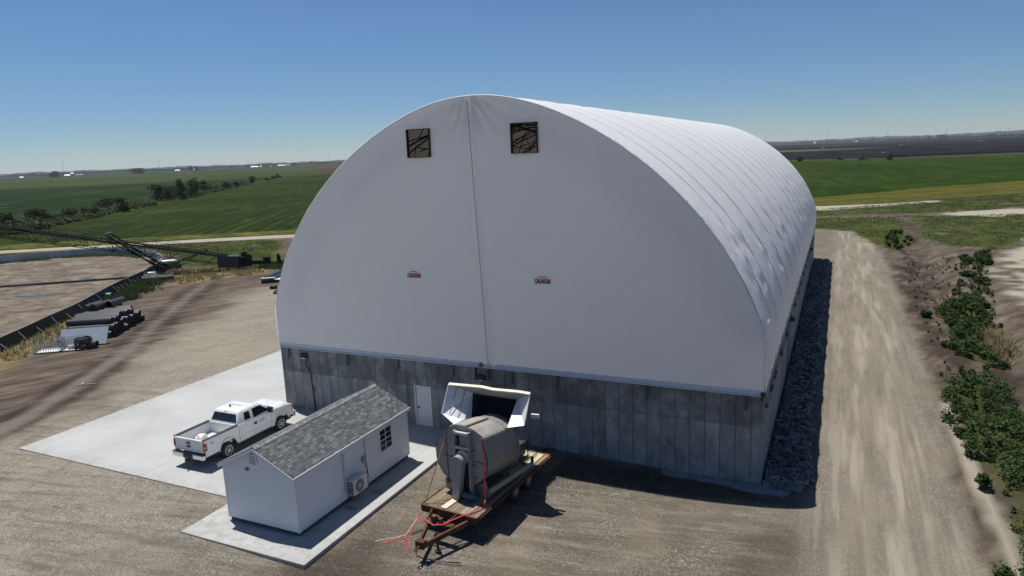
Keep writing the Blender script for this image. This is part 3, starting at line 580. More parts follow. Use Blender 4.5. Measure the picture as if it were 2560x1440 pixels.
# concrete wall
def wall_mat():
    n = NT('cast_concrete_wall'); p = n.pos(); x, y, z = n.sep(p); u = n.math('ADD', n.math('ADD', x, y), .45)
    PW = .625; q = n.math('DIVIDE', u, PW); pid = n.math('FLOOR', q); fr = n.math('ABSOLUTE', n.math('SUBTRACT', n.math('FRACT', q), .5)); up = n.math('GREATER_THAN', z, 2.12)
    wn_ = n.n('ShaderNodeTexWhiteNoise', noise_dimensions='2D'); n.L.new(n.comb(pid, up, 0), wn_.inputs['Vector']); rnd = wn_.outputs['Value']
    f = n.noise(n.comb(n.math('MULTIPLY', u, 1), n.math('MULTIPLY', pid, 3.3), n.math('MULTIPLY', z, .7)), .9, 8, .7, .6)
    col = n.ramp(n.math('ADD', n.math('MULTIPLY', f, .93), n.math('MULTIPLY', rnd, .07)), [(.32, (.12, .127, .128, 1)), (.43, (.20, .211, .211, 1)), (.54, (.275, .286, .286, 1)), (.68, (.40, .41, .40, 1))])
    col = n.mix(n.mapr(n.math('MULTIPLY', up, n.noise(p, .7, 4, .7)), .38, .56, 0, .72), col, (.11, .115, .105, 1))
    col = n.mix(n.mapr(n.noise(n.comb(n.math('MULTIPLY', u, 5), 0, n.math('MULTIPLY', z, .5)), 1, 4, .6), .58, .8, 0, .22), col, (.13, .135, .135, 1))
    j = n.mapr(fr, .5-.022/PW, .5-.008/PW, 0, 1); jh = n.mapr(n.math('ABSOLUTE', n.math('SUBTRACT', z, 2.11)), .006, .022, 1, 0)
    jj = n.math('MAXIMUM', j, n.math('MULTIPLY', jh, .7)); col = n.mix(n.math('MULTIPLY', jj, .62), col, (.055, .06, .06, 1))
    # tie holes
    n.bump(n.math('SUBTRACT', n.math('MULTIPLY', n.noise(p, 12, 4, .6), .3), jj), .02, .8)
    return n.fin(col, .85, 0, .25)
WM = wall_mat(); wb = MB(); T = .3
wb.box(-25.6, -16.87, 0, T, -.8, HW); wb.box(-15.86, 0, 0, T, -.8, HW); wb.box(-16.87, -15.86, 0, T, 2.17, HW); wb.box(-16.87, -15.86, 0, T, -.8, -.03)
wb.box(-T, 0, T, L_-T, -.8, HW-.001); wb.box(-25.6, -25.6+T, T, L_-T, -.8, HW-.001); wb.box(-25.6, 0, L_-T, L_, -.8, HW)
wb.build('concrete_wall', WM, bld)
o = MB().box(-25.29, -.31, .31, L_-.31, -.5, -.34).build('building_floor', simple('inside_floor', (.20, .17, .14), .95, 0, .2, .4)); tag(o, kind='structure')
white_paint = simple('door_white', (.66, .67, .68), .45, 0, .05, 2)
d = MB().box(-16.80, -15.93, .045, .09, .01, 2.10).build('door', white_paint, bld)
MB().box(-16.868, -16.805, -.03, .10, -.02, 2.165).box(-15.925, -15.862, -.03, .10, -.02, 2.165).box(-16.80, -15.93, -.03, .10, 2.105, 2.165).build('frame', white_paint, d)
dk = simple('dark_metal', (.05, .05, .055), .45, .7)
h = MB().tube([(-16.70, .04, .98), (-16.70, -.03, .98), (-16.58, -.03, .98)], .018, 6).lathe([(-.005, .035), (.04, .035)], (-16.70, .0, .98), 1, 12)
h.build('handle', dk, d)
for z in (.35, 1.05, 1.8): MB().box(-15.935, -15.915, .02, .05, z-.05, z+.05).build('hinge', dk, d)
# hem band and rope along the bottom of the end membrane
hem = NT('hem_band'); hem.fin((.50, .56, .62, 1), .5)
MB().box(-25.62, .02, -.028, .0, 3.50, 3.70).build('hem_band', hem.m, bld)
MB().tube([(-25.64, -.05, 3.49), (.03, -.05, 3.49)], .032, 8).build('hem_pipe', simple('hem_white', (.6, .61, .62), .4), bld)
# membrane straps hanging on the wall
brk = simple('bracket_grey', (.085, .09, .09), .6, .3)
def strap_front(x, z0=2.9, w=.036):
    m_ = MB().box(x-w/2, x+w/2, -.055, -.006, z0, 3.47).box(x-w/2-.035, x+w/2+.01, -.10, -.056, z0-.07, z0+.02).box(x-w/2+.06, x+w/2+.085, -.03, -.002, z0+.06, 3.46)
    m_.build('tension_bracket', brk, bld)
for x in (-25.03, -20.93, -17.76, -14.5, -13.25, -12.5, -11.28, -8.98, -4.8, -.67): strap_front(x)
ratch = simple('ratchet_steel', (.10, .10, .10), .5, .6)
def bracket_side(y):
    m_ = MB().box(.006, .10, y-.07, y+.07, 2.72, 2.86).box(.02, .075, y-.10, y-.071, 2.75, 2.83).tube([(.05, y, 2.86), (.06, y, 3.42)], .014, 5)
    m_.box(.101, .135, y-.04, y+.10, 2.76, 2.80).build('ratchet', ratch, bld)
for y in [.8, 2.9, 3.35, 4.8, 5.5]+[v for k in range(14) for v in (8.65+4.02*k, 9.1+4.02*k)]:
    if y < 60.8 and abs(y-16.9) > .3: bracket_side(y)
for k in range(30):
    y = 1.0+k*2.01; MB().tube([(.02, y, 3.72), (.075, y+.12, 3.38)], .012, 4).build('lacing', dk, bld)
MB().tube([(.065, .0, 3.46), (.065, L_, 3.46)], .035, 6).build('side_pipe', simple('side_pipe_grey', (.38, .38, .39), .5, .2), bld)
# corner cap at the front right
MB().lathe([(-.02, .10), (.16, .10)], (-.02, -.02, 3.50), 2, 10).box(-.10, .03, -.06, -.004, 3.30, 3.46).build('corner_cap', dk, bld)
# wall lights
lens = simple('lamp_lens', (.75, .76, .74), .25, 0, .03); body = simple('lamp_body', (.045, .04, .038), .5, .2)
def lamp(c, ax):
    x, y, z = c; m_ = MB(); l = MB()
    if ax == 'f':
        m_.prism([(-.01, z+.14), (-.20, z+.10), (-.26, z-.06), (-.24, z-.10), (-.01, z-.14)], 0, x-.20, x+.20); l.prism([(-.24, z-.105), (-.262, z-.07), (-.12, z-.17), (-.10, z-.15)], 0, x-.15, x+.15)
        # prism along x takes (y,z)
    else:
        m_.prism([(.01, z+.14), (.26, z+.12), (.32, z-.06), (.28, z-.12), (.01, z-.16)], 1, y-.22, y+.22); l.prism([(.28, z-.125), (.32, z-.07), (.16, z-.19), (.12, z-.16)], 1, y-.17, y+.17)
    o = m_.build('wall_lamp', body, bld, bevel=.02); l.build('lens', lens, o); return o
lamp((-23.87, 0, 3.1), 'f'); lamp((-12.9, 0, 2.98), 'f'); lamp((0, 16.6, 2.85), 's'); lamp((0, 47.6, 2.85), 's')
def wob(pts): return pts
MB().tube([(-23.74, -.05, 2.97), (-23.80, -.05, 2.82), (-23.87, -.06, 2.70), (-23.85, -.06, 2.55), (-23.68, -.05, 2.35), (-23.58, -.045, 2.1), (-23.55, -.045, 1.5), (-23.50, -.045, .6), (-23.46, -.045, 0)], .028, 6).box(-23.52, -23.42, -.07, -.01, 1.15, 1.3).build('conduit', dk, bld)
MB().tube([(-12.9, -.03, 2.84), (-12.9, -.03, .1)], .012, 5).build('conduit', dk, bld)
MB().tube([(.03, 15.2, 3.0), (.03, 15.2, -.3)], .02, 5).build('conduit', dk, bld)
MB().tube([(.03, 47.2, 2.8), (.03, 47.2, -.3)], .02, 5).build('conduit', dk, bld)
MB().box(-13.2, -12.6, -.03, -.002, 3.05, 3.45).lathe([(-.06, .12), (.02, .12)], (-12.9, -.03, 3.60), 1, 12).build('junction_plate', simple('plate_grey', (.12, .13, .13), .6), bld)
# lettering on the end membrane
def text_mesh(name, txt, size, mat, parent, loc, rot, sx=1, off=0, ext=.002, bold=0):
    cu = bpy.data.curves.new(name, 'FONT'); cu.body = txt; cu.size = size; cu.align_x = 'CENTER'; cu.offset = bold; cu.extrude = ext; cu.resolution_u = 3
    t_ = bpy.data.objects.new(name, cu); COL.objects.link(t_); dg = bpy.context.evaluated_depsgraph_get(); me = bpy.data.meshes.new_from_object(t_.evaluated_get(dg)); bpy.data.objects.remove(t_)
    me.materials.clear(); me.materials.append(mat); o = bpy.data.objects.new(name, me); COL.objects.link(o); o.parent = parent; o.location = loc; o.rotation_euler = rot; o.scale = (sx, 1, 1); return o
redm = simple('logo_red', (.24, .010, .028), .5); 
for lx, lz in ((-16.33, 7.80), (-9.50, 7.79)):
    o = text_mesh('lettering', 'CALHOUN', .27, redm, bld, (lx, -.135, lz-.01), (R(90), 0, 0), .58, bold=.02)
    arc = MB()
    up, lo = [], []
    for t in np.linspace(-1, 1, 15):
        up.append((lx+t*.29, lz+.215+.085*(1-t*t))); lo.append((lx+t*.29, lz+.210+.052*(1-t*t)))
    [arc.prism([up[k], up[k+1], lo[k+1], lo[k]], 1, -.139, -.133) for k in range(14)]; arc.build('logo_arc', simple('logo_dark', (.05, .01, .02), .5), bld)

# ------------------------------------------------------------------ rock strip in the shade of the right wall
rng = np.random.default_rng(7)
import bmesh
def ico(sub):
    bm = bmesh.new(); bmesh.ops.create_icosphere(bm, subdivisions=sub, radius=1); v = np.array([x.co[:] for x in bm.verts]); f = np.array([[q.index for q in y.verts] for y in bm.faces]); bm.free(); return v, f
def rock_protos(sub, n):
    v, f = ico(sub); out = []
    for i in range(n):
        w = v.copy(); dirs = rng.normal(size=(9, 3)); dirs /= np.linalg.norm(dirs, axis=1)[:, None]
        for d_ in dirs:
            h_ = rng.uniform(.45, .85); k = w@d_; w -= np.where(k > h_, k-h_, 0)[:, None]*d_
        w *= rng.uniform(.6, 1.2, 3)*np.array([1, 1, .75]); out.append(w)
    return out, f
def scatter(protos, f, P, S, tilt=.5):
    VV = []; FF = []; b0 = 0
    for p, s_ in zip(P, S):
        w = protos[rng.integers(len(protos))]; a = rng.uniform(0, 2*math.pi); ca, sa = math.cos(a), math.sin(a); tx = rng.normal()*tilt
        Rz = np.array([[ca, -sa, 0], [sa, ca, 0], [0, 0, 1]]); Rx = np.array([[1, 0, 0], [0, math.cos(tx), -math.sin(tx)], [0, math.sin(tx), math.cos(tx)]])
        VV.append((w@Rx.T@Rz.T)*s_+p); FF.append(f+b0); b0 += len(w)
    return np.concatenate(VV), np.concatenate(FF)
def rockz(x, y):
    return gz(x, y)+.16*sstep(0, .5, 2.0-x)*sstep(-.4, .3, y)*sstep(61.8, 61.2, y)
P = []; S = []
for i in range(5200):
    y = -.25+62*rng.random()**1.5; x = rng.uniform(.12, 1.75+.12*math.sin(y*1.3)+.1*math.sin(y*.37+1)); s_ = rng.uniform(.08, .155)*(1.1 if y < 15 else 1.2)
    if y < .8 and x > 1.55+.3*y: continue
    P.append((x, y, float(rockz(x, y))+rng.uniform(-.05, .09))); S.append(s_)
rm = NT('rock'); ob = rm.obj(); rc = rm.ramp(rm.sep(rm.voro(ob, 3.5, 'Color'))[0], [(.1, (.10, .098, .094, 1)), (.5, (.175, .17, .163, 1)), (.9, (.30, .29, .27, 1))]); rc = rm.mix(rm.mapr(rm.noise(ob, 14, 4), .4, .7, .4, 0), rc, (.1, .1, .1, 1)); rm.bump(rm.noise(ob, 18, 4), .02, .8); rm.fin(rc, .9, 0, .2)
pr, fr_ = rock_protos(2, 14)
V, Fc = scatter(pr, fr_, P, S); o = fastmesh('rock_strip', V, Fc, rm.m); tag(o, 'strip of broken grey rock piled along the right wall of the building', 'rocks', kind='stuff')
# loose stones on the gravel
P = []; S = []
for i in range(9000):
    r_ = rng.random()
    if r_ < .45: x, y = rng.uniform(1.9, 8.0), -9+40*rng.random()**1.6
    elif r_ < .8: x, y = rng.uniform(-13.3, 1.5), rng.uniform(-14, -1.5)
    else: x, y = rng.uniform(-36, -20), rng.uniform(-15, -9.6)
    if -12.0 < x < -8.3 and -11 < y < -1.5: continue
    if 3.4 < x < 6.2 and rng.random() < .8: continue
    if -12.5 < x < -9 and y < -9: continue
    P.append((x, y, g1(x, y)+.005)); S.append(rng.uniform(.008, .021))
pr1, f1 = rock_protos(1, 8); V, Fc = scatter(pr1, f1, P, S)
lm = NT('loose_stone'); lc = lm.ramp(lm.sep(lm.voro(lm.obj(), 2.2, 'Color'))[0], [(.1, srgb(120, 112, 100)), (.5, srgb(156, 148, 134)), (.95, srgb(205, 200, 188))]); lm.fin(lc, .9, 0, .2)
o = fastmesh('loose_gravel', V, Fc, lm.m); tag(o, 'loose pale stones scattered over the gravel yard and road', 'gravel', kind='stuff')

# ------------------------------------------------------------------ office shed
SX0, SX1, SY0, SY1, SE, SR = -18.55, -15.02, -10.80, -3.48, 2.42, 3.27; SC = (SX0+SX1)/2
sh = thing('shed', 'small white shed with horizontal siding and grey shingle roof', 'shed', (SC, (SY0+SY1)/2, 0)); so = (SC, (SY0+SY1)/2, 0)
def siding():
    n = NT('siding'); p = n.pos(); x, y, z = n.sep(p); f = n.math('FRACT', n.math('DIVIDE', z, .115))
    col = n.ramp(n.noise(p, .8, 4), [(.3, (.78, .80, .82, 1)), (.7, (.84, .855, .87, 1))]); col = n.mix(n.mapr(f, .0, .14, .42, 0), col, (.32, .34, .38, 1))
    n.bump(n.math('SUBTRACT', 1, f), .012, 1); return n.fin(col, .5, 0, .4)
w = MB(so); w.box(SX0, SX1, SY0, SY1, .17, SE); w.prism([(SX0, SE), (SX1, SE), (SC, SR-.06)], 1, SY0, SY1)
w.build('wall', siding(), sh)
trimw = simple('trim_white', (.72, .74, .76), .45, 0, .04)
for (x, y) in ((SX0, SY0), (SX1, SY0), (SX1, SY1), (SX0, SY1)):
    sx_ = -1 if x == SX0 else 1; sy_ = -1 if y == SY0 else 1
    MB(so).box(*sorted((x-sx_*.085, x+sx_*.014)), *sorted((y-sy_*.085, y+sy_*.014)), .16, SE-.01).build('corner_trim', trimw, sh)
MB(so).box(SX0+.05, SX1-.05, SY0+.05, SY1-.05, .03, .168).build('skid', simple('skid_wood', (.10, .085, .07), .9, 0, .3), sh)
def shingle():
    n = NT('shingle'); p = n.obj(); x, y, z = n.sep(p); ax = n.math('ABSOLUTE', x); v = n.math('MULTIPLY', ax, 1.11)
    RH = .125; row = n.math('FLOOR', n.math('DIVIDE', v, RH)); fr = n.math('FRACT', n.math('DIVIDE', v, RH))
    wr = n.n('ShaderNodeTexWhiteNoise', noise_dimensions='1D'); n.L.new(row, wr.inputs['W'])
    u = n.math('ADD', n.math('DIVIDE', y, .20), n.math('MULTIPLY', wr.outputs[0], 3)); u = n.math('ADD', u, n.math('MULTIPLY', n.noise(n.comb(row, n.math('MULTIPLY', y, .5), 0), 1.7, 1), .4))
    ci = n.math('FLOOR', u); cf = n.math('FRACT', u); w2 = n.n('ShaderNodeTexWhiteNoise', noise_dimensions='2D'); n.L.new(n.comb(ci, row, 0), w2.inputs['Vector']); r = w2.outputs['Value']
    col = n.ramp(r, [(.05, srgb(86, 89, 91)), (.4, srgb(99, 102, 104)), (.7, srgb(110, 113, 114)), (.95, srgb(128, 131, 130))])
    col = n.mix(n.mapr(n.noise(p, 60, 3, .7), .35, .65, .25, 0), col, srgb(60, 62, 66))
    tab = n.math('GREATER_THAN', r, .45)
    dark = n.math('MAXIMUM', n.mapr(fr, .76, .9, 0, 1), n.math('MULTIPLY', n.mapr(n.math('ABSOLUTE', n.math('SUBTRACT', cf, .5)), .46, .5, 0, .6), 1))
    col = n.mix(n.math('MULTIPLY', dark, n.mapr(n.math('FRACT', n.math('MULTIPLY', r, 7.3)), .35, .5, .25, 1.0)), col, srgb(40, 42, 48))  # dark dashes paint the shadow under each shingle course
    n.bump(n.math('ADD', n.math('SUBTRACT', n.math('MULTIPLY', tab, .5), fr), 0), .02, 1); return n.fin(col, .95, 0, .15)
SM = shingle(); OV = .10
rf_ = MB((SC, so[1], 0)); y0, y1 = SY0-.13, SY1+.13; sl = (SR-SE)/((SX1-SX0)/2)
def rz_(x): return SR+.035-abs(x-SC)*sl
XL, XR = SX0-OV, SX1+OV
rf_.prism([(XL, rz_(XL)-.07), (XL, rz_(XL)), (SC, SR+.035), (XR, rz_(XR)), (XR, rz_(XR)-.07), (SC, SR-.035)], 1, y0, y1)
roof = rf_.build('roof', SM, sh)
rc_ = MB(so)
for i in range(int((y1-y0)/.135)):
    yy = y0+.135*i
    for s_ in (-1, 1):
        rc_._a([(SC, yy, SR+.040+.022), (SC+s_*.15, yy, rz_(SC+.15)+.024), (SC+s_*.15, yy+.16, rz_(SC+.15)+.010), (SC, yy+.16, SR+.044)], [(0, 1, 2, 3)])
rcm = NT('ridge_shingle'); rcc = rcm.ramp(rcm.noise(rcm.obj(), 5, 5, .8), [(.35, srgb(88, 92, 95)), (.65, srgb(150, 153, 151))]); rcm.fin(rcc, .95)
rc_.build('ridge_cap', rcm.m, roof, solid=.008)
fa = MB(so)
fa.box(XR+.002, XR+.03, y0, y1, rz_(XR)-.17, rz_(XR)-.012); fa.build('fascia', trimw, sh)
MB(so).box(XL-.03, XL-.002, y0, y1, rz_(XL)-.17, rz_(XL)-.012).build('fascia', trimw, sh)
for (x_a, x_b) in ((XL, SC), (XR, SC)):
    MB(so).bar((x_a, y0-.012, rz_(x_a)-.10), (x_b, y0-.012, SR+.035-.095), .02, .12, up=(0, 0, 1)).build('rake_board', trimw, sh)
MB(so).box(SX1-.08, XR, y0+.02, y1-.02, rz_(XR)-.16, rz_(XR)-.14).build('soffit', trimw, sh)
ventm = simple('vent_grey', (.42, .44, .47), .6, 0, .05)
v = MB(so).box(-17.08, -16.76, SY0-.03, SY0-.012, 2.60, 2.95).build('vent', ventm, sh)
MB(so).box(-17.11, -16.73, SY0-.045, SY0-.002, 2.57, 2.60).box(-17.11, -16.73, SY0-.045, SY0-.002, 2.95, 2.98).box(-17.11, -17.08, SY0-.045, SY0-.002, 2.6, 2.95).box(-16.76, -16.73, SY0-.045, SY0-.002, 2.6, 2.95).build('frame', trimw, v)
b = MB(so); b.M = Matrix.Translation((-17.29, SY0-.01, 2.33)) @ Matrix.Diagonal((1.5, 1, 1, 1)); b.lathe([(-.025, .065), (.01, .07)], (0, 0, 0), 1, 16); b.build('badge', simple('badge_grey', (.16, .13, .13), .5), sh)
glass = simple('window_glass', (.02, .022, .024), .12, 0, .1, 1, spec=.35)
def window(x, ya, yb, za, zb):
    w = MB(so).box(x+.006, x+.02, ya, yb, za, zb).build('window', glass, sh); f = MB(so); t = .045
    f.box(x-.005, x+.05, ya-t, ya, za-t, zb+t).box(x-.005, x+.05, yb, yb+t, za-t, zb+t).box(x-.005, x+.05, ya, yb, zb, zb+t).box(x-.005, x+.06, ya, yb, za-t, za)
    f.build('frame', trimw, w); g = MB(so)
    ym = (ya+yb)/2; g.box(x+.021, x+.036, ym-.012, ym+.012, za, zb)
    for k in (1, 2, 3): zz = za+(zb-za)*k/4; g.box(x+.0215, x+.040 if k == 2 else x+.034, ya, yb, zz-(.018 if k == 2 else .010), zz+(.018 if k == 2 else .010))
    g.build('muntin', trimw, w)
window(SX1, -5.64, -4.82, 1.17, 2.10)
pm = simple('pipe_white', (.55, .57, .60), .4)
MB(so).tube([(SX1+.02, -8.14, 2.10), (SX1+.06, -8.14, 2.13), (SX1+.07, -8.13, 2.06), (SX1+.06, -8.12, .55)], .035, 8).build('line_cover', pm, sh)
MB(so).tube([(SX1+.05, -6.72, 2.14), (SX1+.06, -6.70, 1.0), (SX1+.05, -6.70, .1)], .022, 8).box(SX1+.0, SX1+.10, -6.78, -6.62, 2.08, 2.2).build('conduit', pm, sh)
jb = MB(so).box(SX1+.01, SX1+.13, -6.98, -6.80, 1.28, 1.50).box(SX1+.02, SX1+.11, -6.80, -6.72, 1.34, 1.42).build('disconnect_box', simple('box_grey', (.30, .31, .33), .5), sh, bevel=.008)
# air conditioner
ac = thing('air_conditioner', 'white outdoor air conditioner unit with round fan grille mounted on the shed wall', 'air conditioner', (-14.77, -7.62, .33)); ao = (-14.77, -7.62, .33)
acm = simple('ac_shell', (.58, .57, .55), .4, 0, .04); X0, X1, Y0, Y1, Z0, Z1 = -14.90, -14.60, -8.08, -7.18, .36, 1.02
MB(ao).box(X0, X1, Y0, Y1, Z0, Z1).build('casing', acm, ac, bevel=.018)
gm = simple('grille_dark', (.05, .05, .055), .6)
fn = MB(ao); fn.lathe([(X1-.001, .265), (X1+.006, .265)], (0, Y0+.37, (Z0+Z1)/2), 0, 40); fn = fn.build('fan_grille', simple('fan_shadow', (.10, .105, .11), .6), ac)
gr = MB(ao)
for r_ in (.265, .21, .16, .115): gr.tube([(X1+.014, Y0+.37+r_*math.cos(t), (Z0+Z1)/2+r_*math.sin(t)) for t in np.linspace(0, 2*math.pi, 33)[:-1]], .006, 4, False, True)
for k in range(12): t = k*math.pi/6; gr.bar((X1+.016, Y0+.37+.06*math.cos(t), (Z0+Z1)/2+.06*math.sin(t)), (X1+.016, Y0+.37+.265*math.cos(t), (Z0+Z1)/2+.265*math.sin(t)), .006)
gr.lathe([(X1+.006, .062), (X1+.02, .062)], (0, Y0+.37, (Z0+Z1)/2), 0, 20); gr.build('guard', acm, fn)
sg = MB(ao).box(X0+.03, X1-.03, Y0-.006, Y0+.002, Z0+.05, Z1-.06).build('coil_grille', gm, ac)
s2 = MB(ao)
for k in range(6): zz = Z0+.05+(Z1-Z0-.11)*k/5; s2.box(X0+.03, X1-.03, Y0-.014, Y0-.007, zz-.007, zz+.007)
for k in range(4): xx = X0+.03+(X1-X0-.06)*k/3; s2.box(xx-.007, xx+.007, Y0-.016, Y0-.0145, Z0+.05, Z1-.06)
s2.build('grid', acm, sg)
for y in (Y0+.15, Y1-.15): MB(ao).box(SX1+.0-.0, X1+.02, y-.02, y+.02, Z0-.04, Z0-.003).box(SX1+.003, SX1+.03, y-.02, y+.02, Z0-.3, Z0-.04).build('bracket', gm, ac)
MB(ao).tube([(X1-.1, Y1+.0, Z1-.18), (X1-.06, Y1+.10, Z1-.10), (X1-.08, Y1+.13, Z1+.10), (SX1+.08, -6.9, 1.32)], .014, 6).build('hose', blackm, ac)
MB(ao).tube([(X1-.14, Y1+.0, Z1-.30), (X1-.05, Y1+.15, Z1-.28), (X1-.12, Y1+.2, Z1-.02), (SX1+.05, -6.74, 1.30)], .012, 6).build('hose', blackm, ac)
# dark puddles under the unit
wm = simple('wet_patch', (.20, .205, .21), .35, 0, .1)
for (cx_, cy_, ax_, ay_) in ((-14.62, -8.35, .28, .16), (-14.42, -6.85, .30, .24)):
    pts = [(cx_+ax_*math.cos(t)*(1+.15*math.sin(3*t)), cy_+ay_*math.sin(t)*(1+.2*math.cos(2*t)), .0075) for t in np.linspace(0, 2*math.pi, 20)[:-1]]
    o = MB().poly(pts).build('puddle', wm, fix=False); tag(o, kind='structure')
# little stake against the wall
o = MB((-23.6, -.6, 0)).tube([(-23.55, -.62, 0), (-23.78, -.28, .88)], .035, 8).build('stake', simple('stake_wood', (.33, .29, .24), .8)); o.location = (-23.6, -.6, 0)
tag(o, 'short grey pipe standing slanted on the slab beside the wall conduit', 'pipe')

# ------------------------------------------------------------------ pickup truck (local: rear bumper at y=0, nose at +y)
tw = thing('pickup_truck', 'white extended cab pickup truck with open bed parked on the concrete slab', 'pickup truck', (-24.0, -7.98, 0), R(.4))
paint = NT('truck_paint'); pc = paint.ramp(paint.noise(paint.obj(), 1.5, 5, .6), [(.3, (.66, .67, .67, 1)), (.7, (.74, .75, .75, 1))])
pzz = paint.sep(paint.obj())[2]; pc = paint.mix(paint.math('MULTIPLY', paint.mapr(pzz, .45, .95, .5, 0), paint.noise(paint.obj(), 3, 5, .7)), pc, (.33, .29, .24, 1)); paint.fin(pc, .28, 0, .5); paint.b.inputs['Coat Weight'].default_value = .6; paint.b.inputs['Coat Roughness'].default_value = .06; paint = paint.m
chrome = simple('chrome', (.62, .63, .64), .18, .9, .1); plast = simple('black_plastic', (.022, .022, .024), .5); under = simple('underbody', (.02, .018, .017), .9)
tglass = simple('truck_glass', (.012, .014, .016), .06, 0, .1, 1, spec=.6); redl = simple('tail_red', (.36, .012, .012), .2, 0, .1); amb = simple('amber', (.65, .16, .02), .3)
def arch(cy, cz, r, a0, a1, n=12): return [(cy+r*math.cos(t), cz+r*math.sin(t)) for t in np.linspace(a0, a1, n)]
HWD = .99
# rear quarter (bed side)
RA = arch(1.48, .42, .56, R(180+0), R(0)); RA = [p for p in RA]
bedpoly = [(.12, .60), (.92, .60)]+arch(1.48, .47, .55, R(166), R(14))+[(2.06, .60), (2.20, .55), (2.20, 1.36), (.12, 1.40)]
for s_ in (-1, 1):
    b = MB(); xo, xi = s_*HWD, s_*(HWD-.07)
    b.prism(bedpoly, 0, *sorted((xo, xi))); o = b.build('bed_side', paint, tw, bevel=.02)
    # wheel arch lip
    lip = MB(); lip.tube([(s_*(HWD+.008), y, z) for y, z in arch(1.48, .47, .575, R(172), R(8), 16)], .022, 5, False); lip.build('arch_lip', paint, o)
    MB().box(*sorted((s_*(HWD-.071), s_*(HWD-.17))), .12, 2.20, .86, 1.37).build('bed_inner', paint, tw, bevel=.02)
    MB().box(*sorted((s_*(HWD+.0), s_*(HWD-.16))), .10, 2.18, 1.388, 1.415).build('bed_rail', plast, tw, bevel=.008)
    MB().lathe([(.88, .0), (.881, .45), (.985-.18, .45)] if False else [(s_*.60, .42), (s_*.80, .42)], (0, 1.48, .55), 0, 20).build('wheel_house', paint, tw)
    t = MB().box(*sorted((s_*(HWD+.012), s_*(HWD-.10))), .085, .235, .90, 1.26).build('tail_light', redl, tw, bevel=.03)
    MB().box(*sorted((s_*(HWD+.018), s_*(HWD-.03))), .075, .12, 1.03, 1.10).build('lens', simple('lens_white', (.6, .6, .6), .2), t)
MB().box(-.83, .83, .12, 2.2, .80, .86).build('bed_floor', paint, tw)
MB().box(-.90, .90, 2.12, 2.20, .80, 1.40).build('bed_front', paint, tw, bevel=.015)
tg = MB().prism([(.06, .80), (.05, .86), (.085, .95), (.085, 1.30), (.045, 1.36), (.05, 1.40), (.14, 1.40), (.14, .80)], 0, -.86, .86).build('tailgate', paint, tw, bevel=.015)
MB().box(-.13, .08, .06, .088, 1.15, 1.24).build('handle', plast, tg, bevel=.01)
em = MB(); em.M = Matrix.Translation((-.02, .075, 1.03)) @ Matrix.Diagonal((1, 1, .45, 1)); em.lathe([(-.012, .14), (.02, .145)], (0, 0, 0), 1, 24); em.build('emblem', simple('emblem_blue', (.04, .06, .14), .3), tg)
# cab + front
FRONT = [(2.24, .52), (4.50, .52)]+arch(5.08, .47, .55, R(166), R(10))+[(5.66, .62), (6.02, .62), (6.02, 1.02), (5.95, 1.20), (5.6, 1.27), (4.72, 1.35), (2.24, 1.38)]
for s_ in (-1, 1):
    o = MB().prism(FRONT, 0, *sorted((s_*HWD, s_*(HWD-.10)))).build('body_side', paint, tw, bevel=.03)
    lip = MB(); lip.tube([(s_*(HWD+.008), y, z) for y, z in arch(5.08, .47, .575, R(172), R(8), 16)], .022, 5, False); lip.build('arch_lip', paint, o)
    # door seams, handles
    sm_ = MB(); xx = s_*(HWD+.0015)
    for pts in ([(2.34, 1.36), (2.38, .62)], [(3.12, 1.36), (3.14, .56)], [(4.40, 1.34), (4.36, .56)], [(2.38, .60), (4.36, .57)]):
        sm_.bar((xx, pts[0][0], pts[0][1]), (xx, pts[1][0], pts[1][1]), .004, .014, up=(1, 0, 0))
    sm_.bar((xx, 2.26, .82), (xx, 4.48, .80), .006, .012, up=(1, 0, 0)); sm_.build('door_gap', simple('gap_grey', (.16, .16, .16), .7), o)
    MB().box(*sorted((s_*HWD, s_*(HWD+.035))), 3.20, 3.38, 1.05, 1.17).build('handle', plast, o, bevel=.01)
    m_ = MB().box(*sorted((s_*(HWD+.02), s_*(HWD+.30))), 4.12, 4.26, 1.36, 1.66).build('mirror', plast, tw, bevel=.03)
    MB().box(*sorted((s_*(HWD+.301), s_*(HWD+.315))), 4.14, 4.25, 1.38, 1.5).build('lens', amb, m_)
    MB().bar((s_*.93, 4.25, 1.42), (s_*(HWD+.08), 4.2, 1.46), .06).build('mirror_arm', plast, tw)
    hl = MB().box(*sorted((s_*(HWD-.0), s_*(HWD-.30))), 5.93, 6.045, .88, 1.16).build('headlight', simple('headlight_glass', (.5, .5, .5), .1, 0, .1), tw, bevel=.03)
    MB().box(*sorted((s_*(HWD+.006), s_*(HWD-.06))), 5.90, 6.0, .98, 1.18).build('marker', amb, hl, bevel=.015)
def rrect(x, y0_, y1_, z, r=.12, n=4):
    pts = []
    for cx_, cy_, a in ((x-r, y1_-r, 0), (-x+r, y1_-r, 90), (-x+r, y0_+r, 180), (x-r, y0_+r, 270)):
        for k in range(n+1): t = R(a+90*k/n); pts.append((cx_+r*math.cos(t), cy_+r*math.sin(t), z))
    return pts
MB().loft([rrect(.90, 2.24, 4.85, .45, .05), rrect(.90, 2.24, 4.85, 1.34, .05)]).box(-.55, .55, .3, 5.9, .42, .62).box(-.86, .86, 4.8, 5.98, .70, 1.14).build('cab_core', paint, tw)
cb = MB().loft([rrect(.965, 2.22, 4.72, 1.33, .10), rrect(.955, 2.23, 4.62, 1.42, .10), rrect(.80, 2.42, 3.86, 1.86, .12), rrect(.76, 2.50, 3.74, 1.925, .14), rrect(.66, 2.66, 3.55, 1.965, .2), rrect(.35, 2.95, 3.3, 1.98, .2)], smooth=True).build('cab', paint, tw)
